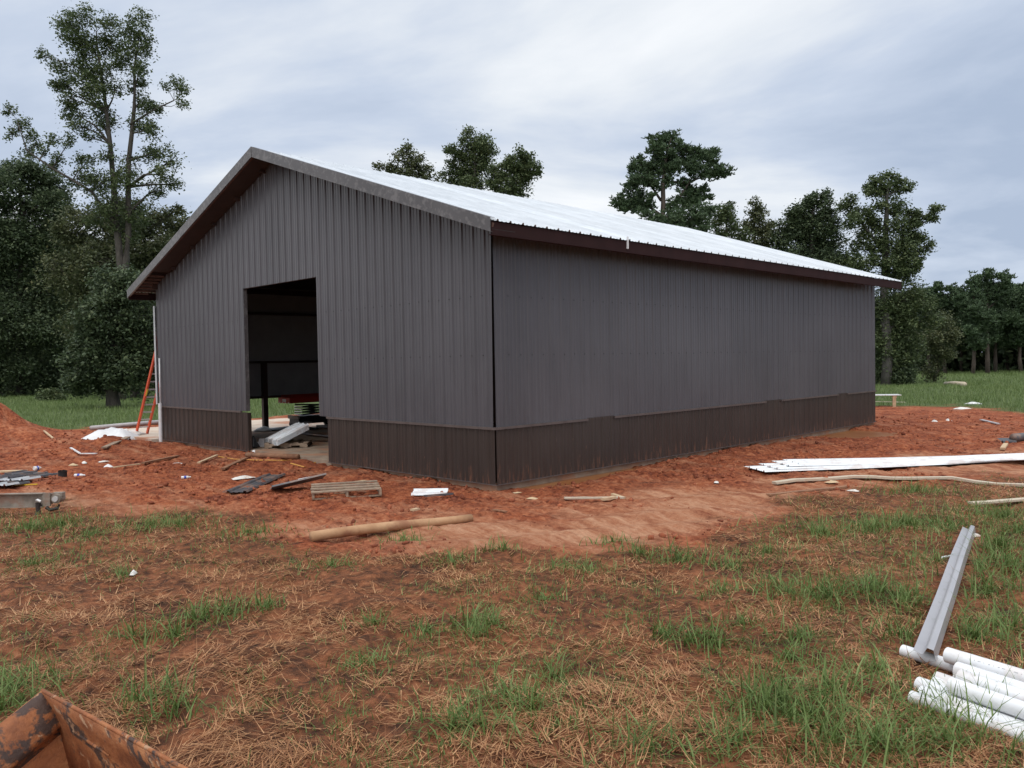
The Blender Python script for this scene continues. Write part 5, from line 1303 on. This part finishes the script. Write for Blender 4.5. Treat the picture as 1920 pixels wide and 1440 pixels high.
shade_smooth(MB().tube([(-0.02, 0.03, 1.1), (-0.12, 0.08, 2.55)], 0.02, 10).build("upper_pipe", 'pvc', pp_))
# ---- ladder leaning on the left wall
ld = empty("extension_ladder", (-17.4, 0.12, 0.0), 0, "orange fibreglass ladder leaning against the barn's left side", "ladder")
LA, LB = Vector((0, 0, 0.02)), Vector((2.22, 0.0, 3.25))
ldir = (LB - LA).normalized()
for s in (0.0, 0.36):
    o_ = Vector((0, s, 0))
    rl = MB().bar(LA + o_, LB + o_, 0.05, 0.10, up=Vector((-ldir.z, 0, ldir.x))).build("rail", 'orange', ld)
    MB().bar(LA + o_ - ldir * 0.02, LA + o_ + ldir * 0.16, 0.04, 0.10, up=Vector((-ldir.z, 0, ldir.x))).build("foot", 'rubber', ld)
MB().bar(LA + Vector((0.0, 0.0, 0)) + ldir * 1.6 + Vector((0.045, -0.003, -0.02)), LA + ldir * 1.85 + Vector((0.045, -0.003, -0.02)), 0.034, 0.06, up=Vector((-ldir.z, 0, ldir.x))).build("warning_sticker", 'sticker_yellow', ld)
k = 0.28
while k < 4.0:
    p = LA + ldir * k
    MB().bar(p + Vector((0, 0.015, 0)), p + Vector((0, 0.345, 0)), 0.045, 0.045).build("rung", 'alu', ld); k += 0.305

# ---- scissor lift inside, by the left wall
lf = empty("scissor_lift", (-14.45, 4.2, 0.03), 0, "red and black scissor lift standing inside the barn by the left wall", "lift")
def lbx(name, c, s, mat, par=lf): return MB().box(c, s).build(name, mat, par)
lbx("chassis", (0, 0.93, 0.30), (0.62, 1.70, 0.26), 'lift_black')
for yy_ in (0.25, 1.6):
    for xx_ in (-0.32, 0.32):
        w_ = MB().tube([(xx_ - 0.055, yy_, 0.155), (xx_ + 0.055, yy_, 0.155)], 0.155, 16).build("wheel", 'rubber', lf)
        MB().tube([(xx_ - 0.06, yy_, 0.155), (xx_ + 0.06, yy_, 0.155)], 0.075, 12).build("hub", 'greypipe', w_)
lbx("front_bumper", (0, 0.07, 0.40), (0.70, 0.06, 0.12), 'tongue')
for k in range(4):
    z0 = 0.48 + k * 0.09
    MB().bar((0.22, 0.25, z0), (0.22, 1.65, z0 + 0.07), 0.04, 0.05).build("scissor_arm", 'lift_black', lf)
    MB().bar((-0.22, 1.65, z0), (-0.22, 0.25, z0 + 0.07), 0.04, 0.05).build("scissor_arm", 'lift_black', lf)
    MB().tube([(-0.25, 0.26, z0), (0.25, 0.26, z0)], 0.02, 8).build("scissor_pin", 'alu', lf)
lbx("platform_deck", (0, 0.9, 0.93), (0.74, 2.3, 0.04), 'lift_black')
lbx("platform_end", (0, -0.27, 0.99), (0.76, 0.03, 0.19), 'lift_red')
lbx("platform_side", (0.375, 0.9, 0.99), (0.03, 2.3, 0.19), 'lift_red')
lbx("platform_side", (-0.375, 0.9, 0.99), (0.03, 2.3, 0.19), 'lift_red')
lbx("decal", (0.02, -0.288, 0.985), (0.24, 0.004, 0.10), 'plastic')
for k in range(4): lbx("warning_mark", (-0.3 + 0.2 * k, -0.288, 0.91), (0.05, 0.004, 0.025), 'plastic')
for xx_ in (-0.33, 0.33):          # guard rails folded down on the deck
    for dz_ in (0.0, 0.05): MB().tube([(xx_, -0.2, 1.10 + dz_), (xx_ * 0.9, 2.0, 1.10 + dz_)], 0.018, 8).build("guard_rail", 'lift_red', lf)
# ---- panel bundle on a pallet, just inside the doorway
pallet((-9.3, 1.15), 0.9, "low pallet under the white panel bundle inside the doorway", 1.1, 0.95, 5, z=0.025)
for k in range(7):
    ribbed_sheet("panel_bundle_sheet", (-9.2, 1.05, 0.30 + 0.022 * k), (0.14, 0.99), 0.90, 0.95, 'white_steel',
                 ("bottom", "second from bottom", "third from bottom", "middle", "third from top", "second from top", "top")[k] + " sheet of the short panel bundle inside the doorway", "metal sheet", pitch_tilt=0.42, group="short panel bundle in the doorway", rib=0.036)
ribbed_sheet("dark_panel_piece", (-9.7, 2.35, 0.17), (0.80, 0.60), 0.5, 0.9, 'dark_steel', "dark panel piece leaning right of the bundle inside the doorway", pitch_tilt=-0.10, roll=-0.22)
ib = empty("steel_beam_stub", (-12.4, 3.5, 0.03), 0.7, "short grey steel beam stub standing on the barn floor", "steel beam")
MB().box((0, 0, 0.17), (0.05, 0.3, 0.34)).build("web", 'greypipe', ib); MB().box((0, 0, 0.35), (0.32, 0.34, 0.025)).build("top_flange", 'greypipe', ib); MB().box((0, 0, 0.012), (0.32, 0.34, 0.024)).build("bottom_flange", 'greypipe', ib)
shade_smooth(rod("white_tube", [Vector((-10.6, 0.6, 0.07)), Vector((-9.7, 1.05, 0.07))], 0.05, 'pvc', "white tube on the floor left of the panel bundle", "pipe"))
shade_smooth(rod("white_tube", [Vector((-8.9, 3.4, 0.07)), Vector((-7.6, 4.3, 0.07))], 0.05, 'pvc', "white tube on the floor right of the panel bundle", "pipe"))
shade_smooth(rod("grey_tube", [Vector((-13.9, 4.8, 0.09)), Vector((-12.2, 7.4, 0.09))], 0.06, 'greypipe', "grey tube on the floor in front of the scissor lift", "pipe"))
crumpled("black_film", (-14.2, 4.0), 0.9, 0.35, 0.10, 'blackfilm', "crumpled black plastic film on the floor by the left wall", "sheeting", 8, 0.9, z=0.03)
crumpled("plastic_bag", (-14.6, 3.2), 0.3, 0.22, 0.14, 'plastic', "white plastic bag at the foot of the inner post", "bag", 9, 0.9, z=0.03)
crumpled("grey_bag", (-9.75, 0.35), 0.14, 0.12, 0.24, 'blackfilm', "dark bag on the slab just inside the left jamb", "bag", 10, 0.3, z=0.03)
gb = empty("block", (-9.7, 0.6, 0.03), 0.5, "small dark block on the slab beside the dark bag", "block")
MB().box((0, 0, 0.11), (0.16, 0.12, 0.22)).build("body", 'greypipe', gb)
# ---- things in the mud before the doorway
cpts = [on(p, 0.02) for p in ((-9.52, -0.72), (-8.51, -0.78), (-7.65, -0.66), (-6.74, -0.47), (-6.98, 0.10), (-7.33, 0.90), (-7.25, 1.24))]
tag(MB().tube(cpts, 0.013, 6).build("power_cable", 'cord'), "muddy orange cord trailing across the mud before the doorway", "cord")
cpts = [on(p, 0.025) for p in ((-6.22, -0.55), (-5.63, -0.56), (-6.37, 0.30), (-7.20, 1.00), (-8.03, 1.25), (-7.21, 0.45), (-6.11, 0.01), (-6.21, 0.42))]
tag(MB().tube(cpts, 0.013, 6).build("cord_coil", 'cord'), "loose coil of orange cord at the doorway's right side", "cord")
m0, m1 = on((-8.57, -0.43), 0.06), on((-6.79, -0.02), 0.06)
shade_smooth(rod("muddy_pipe", [m0, m0.lerp(m1, .5), m1], 0.062, 'dirtywood', "mud covered pipe lying before the doorway", "pipe"))
rod("yellow_plug", [on((-6.86, 0.18), 0.03), on((-7.06, 0.30), 0.10)], [0.05, 0.03], 'yellow', "yellow plug on the cord before the doorway", "plug")
rod("white_cup", [on((-9.09, 0.03), 0.03), on((-9.28, 0.18), 0.11)], [0.045, 0.055], 'plastic', "white cup in the mud at the doorway's left side", "cup")
# ---- sticks and boards in the yard, left
plank("loose_board", (-13.39, -2.20), (-14.88, -1.04), 0.16, 0.04, 'wood', "weathered board lying on the clods left of the gable", lift=0.06)
plank("muddy_stick", (-9.13, -2.75), (-10.19, -1.49), 0.09, 0.04, 'dirtywood', "long muddy stick on the soil before the gable's left half", lift=0.05)
plank("thin_lath", (-8.78, -3.52), (-9.09, -2.84), 0.06, 0.025, 'newwood', "thin yellowish lath left of the long muddy stick", lift=0.04)
plank("short_board", (-8.63, -1.64), (-9.44, -0.80), 0.08, 0.03, 'newwood', "short pale board before the gable wainscot", lift=0.04)
plank("muddy_stick", (-7.25, -1.68), (-8.16, -0.65), 0.10, 0.04, 'dirtywood', "dark muddy stick left of the mud covered pipe", lift=0.05)
plank("white_strip", (-13.07, -2.89), (-12.58, -2.68), 0.10, 0.02, 'pvc', "white strip on the clods left of the weathered board", "strip", lift=0.05)
plank("white_strip", (-13.76, -2.94), (-13.10, -2.91), 0.06, 0.02, 'pvc', "bent white strip end beside the longer white strip", "strip", lift=0.05)
plank("lath", (-19.50, -2.06), (-18.27, -2.05), 0.06, 0.03, 'newwood', "pale lath beside the spoil heap", lift=0.03)
plank("lath", (-17.37, -2.23), (-17.71, -1.67), 0.06, 0.03, 'newwood', "second pale lath on the clods right of the spoil heap", lift=0.04)
plank("wood_offcut", (-2.65, -1.16), (-2.78, -0.91), 0.10, 0.05, 'newwood', "small wood offcut behind the pallet", lift=0.02)
plank("wood_offcut", (0.50, -2.29), (0.47, -2.14), 0.07, 0.03, 'newwood', "small wood offcut in front of the white offcut", lift=0.02)
plank("twig", (1.38, -1.39), (1.67, -1.38), 0.04, 0.02, 'dirtywood', "small dark twig near the pole's right end", "stick", lift=0.02)
plank("grey_strip", (2.16, 20.88), (2.91, 19.99), 0.12, 0.03, 'greypipe', "grey metal strip on the far red yard at right", "strip", lift=0.06)
plank("wood_offcut", (5.11, 11.64), (4.96, 12.53), 0.10, 0.05, 'newwood', "fresh wood offcut near the right edge above the white stack", lift=0.03)
dg = on((4.65, 13.88)); rodp = [on((4.78, 13.97), 0.10), on((5.17, 15.45), 0.12)]
shade_smooth(rod("dark_pipe", rodp, 0.11, 'dark_steel', "thick dark pipe at the right edge above the white panels", "pipe"))
ribbed_sheet("dark_scrap", (4.65, 13.88), (RGT[0], RGT[1]), 0.3, 0.35, 'dark_steel', "dark sheet scrap beside the thick dark pipe", roll=0.3, lift=0.06)
# ---- litter
for i, (xy, s, h, mt_, lb, ct) in enumerate((
    ((-9.82, -3.28), .16, .10, 'plastic', "crumpled white bag scrap in the middle of the left yard", "litter"),
    ((-10.97, -3.02), .16, .03, 'paper', "flat white scrap just behind the crumpled bag scrap", "litter"),
    ((-11.02, -3.45), .14, .05, 'paper', "tan paper scrap left of the flat white scrap", "litter"),
    ((-10.54, -3.83), .13, .05, 'newwood', "yellowish crumpled scrap near the black cylinder", "litter"),
    ((-18.00, -1.24), .30, .06, 'paper', "white scrap on the clods near the spoil heap", "litter"),
    ((-18.70, -1.73), .20, .06, 'paper', "small white scrap between the two pale laths", "litter"),
    ((-8.85, -2.06), .16, .03, 'paper', "white scrap below the end of the long muddy stick", "litter"),
    ((-5.02, -2.31), .30, .05, 'paper', "pinkish white rag behind the dark siding offcut", "rag"),
    ((1.16, -0.73), .10, .03, 'galv', "small grey scrap on the soil before the barn corner", "litter"),
    ((1.12, -0.24), .12, .03, 'newwood', "tangle of pale strapping before the barn corner", "litter"),
    ((0.42, 0.11), .10, .02, 'newwood', "pale splinter on the soil at the barn corner", "litter"),
    ((1.05, -6.66), .07, .05, 'paper', "white paper scrap among the straw at left", "litter"),
    ((-0.67, 30.17), .42, .10, 'plastic', "white plastic scrap at the far edge of the yard, right", "litter"),
    ((-0.17, 26.95), .5, .08, 'paper', "pale rubble patch just below the white plastic scrap", "litter"),
    ((1.29, 20.35), .22, .08, 'paper', "white scrap left of the grey metal strip", "litter"),
    ((0.99, 19.89), .12, .07, 'paper', "tiny white scrap farthest left on the right yard", "litter"),
    ((4.11, 4.60), .16, .04, 'newwood', "wood shavings above the long bowed board", "litter"),
    ((2.61, 3.09), .10, .03, 'paper', "small pale scrap on the track below the wall", "litter"),
    ((4.81, 3.84), .12, .03, 'paper', "small white scrap below the bowed board", "litter"),
    ((7.34, 1.40), .12, .05, 'paper', "white scrap at the far end of the bent trim", "litter"))):
    crumpled("scrap", xy, s * 0.78, s * 0.42, h * 0.9, mt_, lb, ct, 100 + i, VIEW_YAW + i, 6)
# ---- work table and log in the right field
tb = empty("work_table", (*(-3.40, 26.95), 0), 0.0, "white topped trestle table standing behind the barn's right end", "table")
q0 = on((-3.40, 26.95)); tb.location = q0; tb.rotation_euler = (0, 0, VIEW_YAW - 0.25)
MB().box((-0.15, 0, 0.52), (1.7, 0.75, 0.03)).build("table_top", 'white_steel', tb)
for xx_ in (-0.9, 0.42):
    for yy_ in (-0.3, 0.3): MB().box((xx_ + (0.12 if yy_ > 0 else 0), yy_, 0.25), (0.13, 0.09, 0.50)).build("leg", 'newwood', tb)
    MB().box((xx_ + 0.06, 0, 0.45), (0.09, 0.62, 0.08)).build("brace", 'newwood', tb)
plank("ground_strip", (-4.60, 29.19), (-3.29, 29.34), 0.08, 0.03, 'paleboard', "pale strip on the grass edge beside the trestle table", "strip", lift=0.08)
l0, l1 = on((-9.49, 55.10), 0.16), on((-6.32, 48.55), 0.14)
shade_smooth(rod("fallen_log", [l0, l0.lerp(l1, .5) + Vector((0, 0, .04)), l1], [0.13, 0.15, 0.17], 'paleboard', "pale fallen log in the right field", "log"))
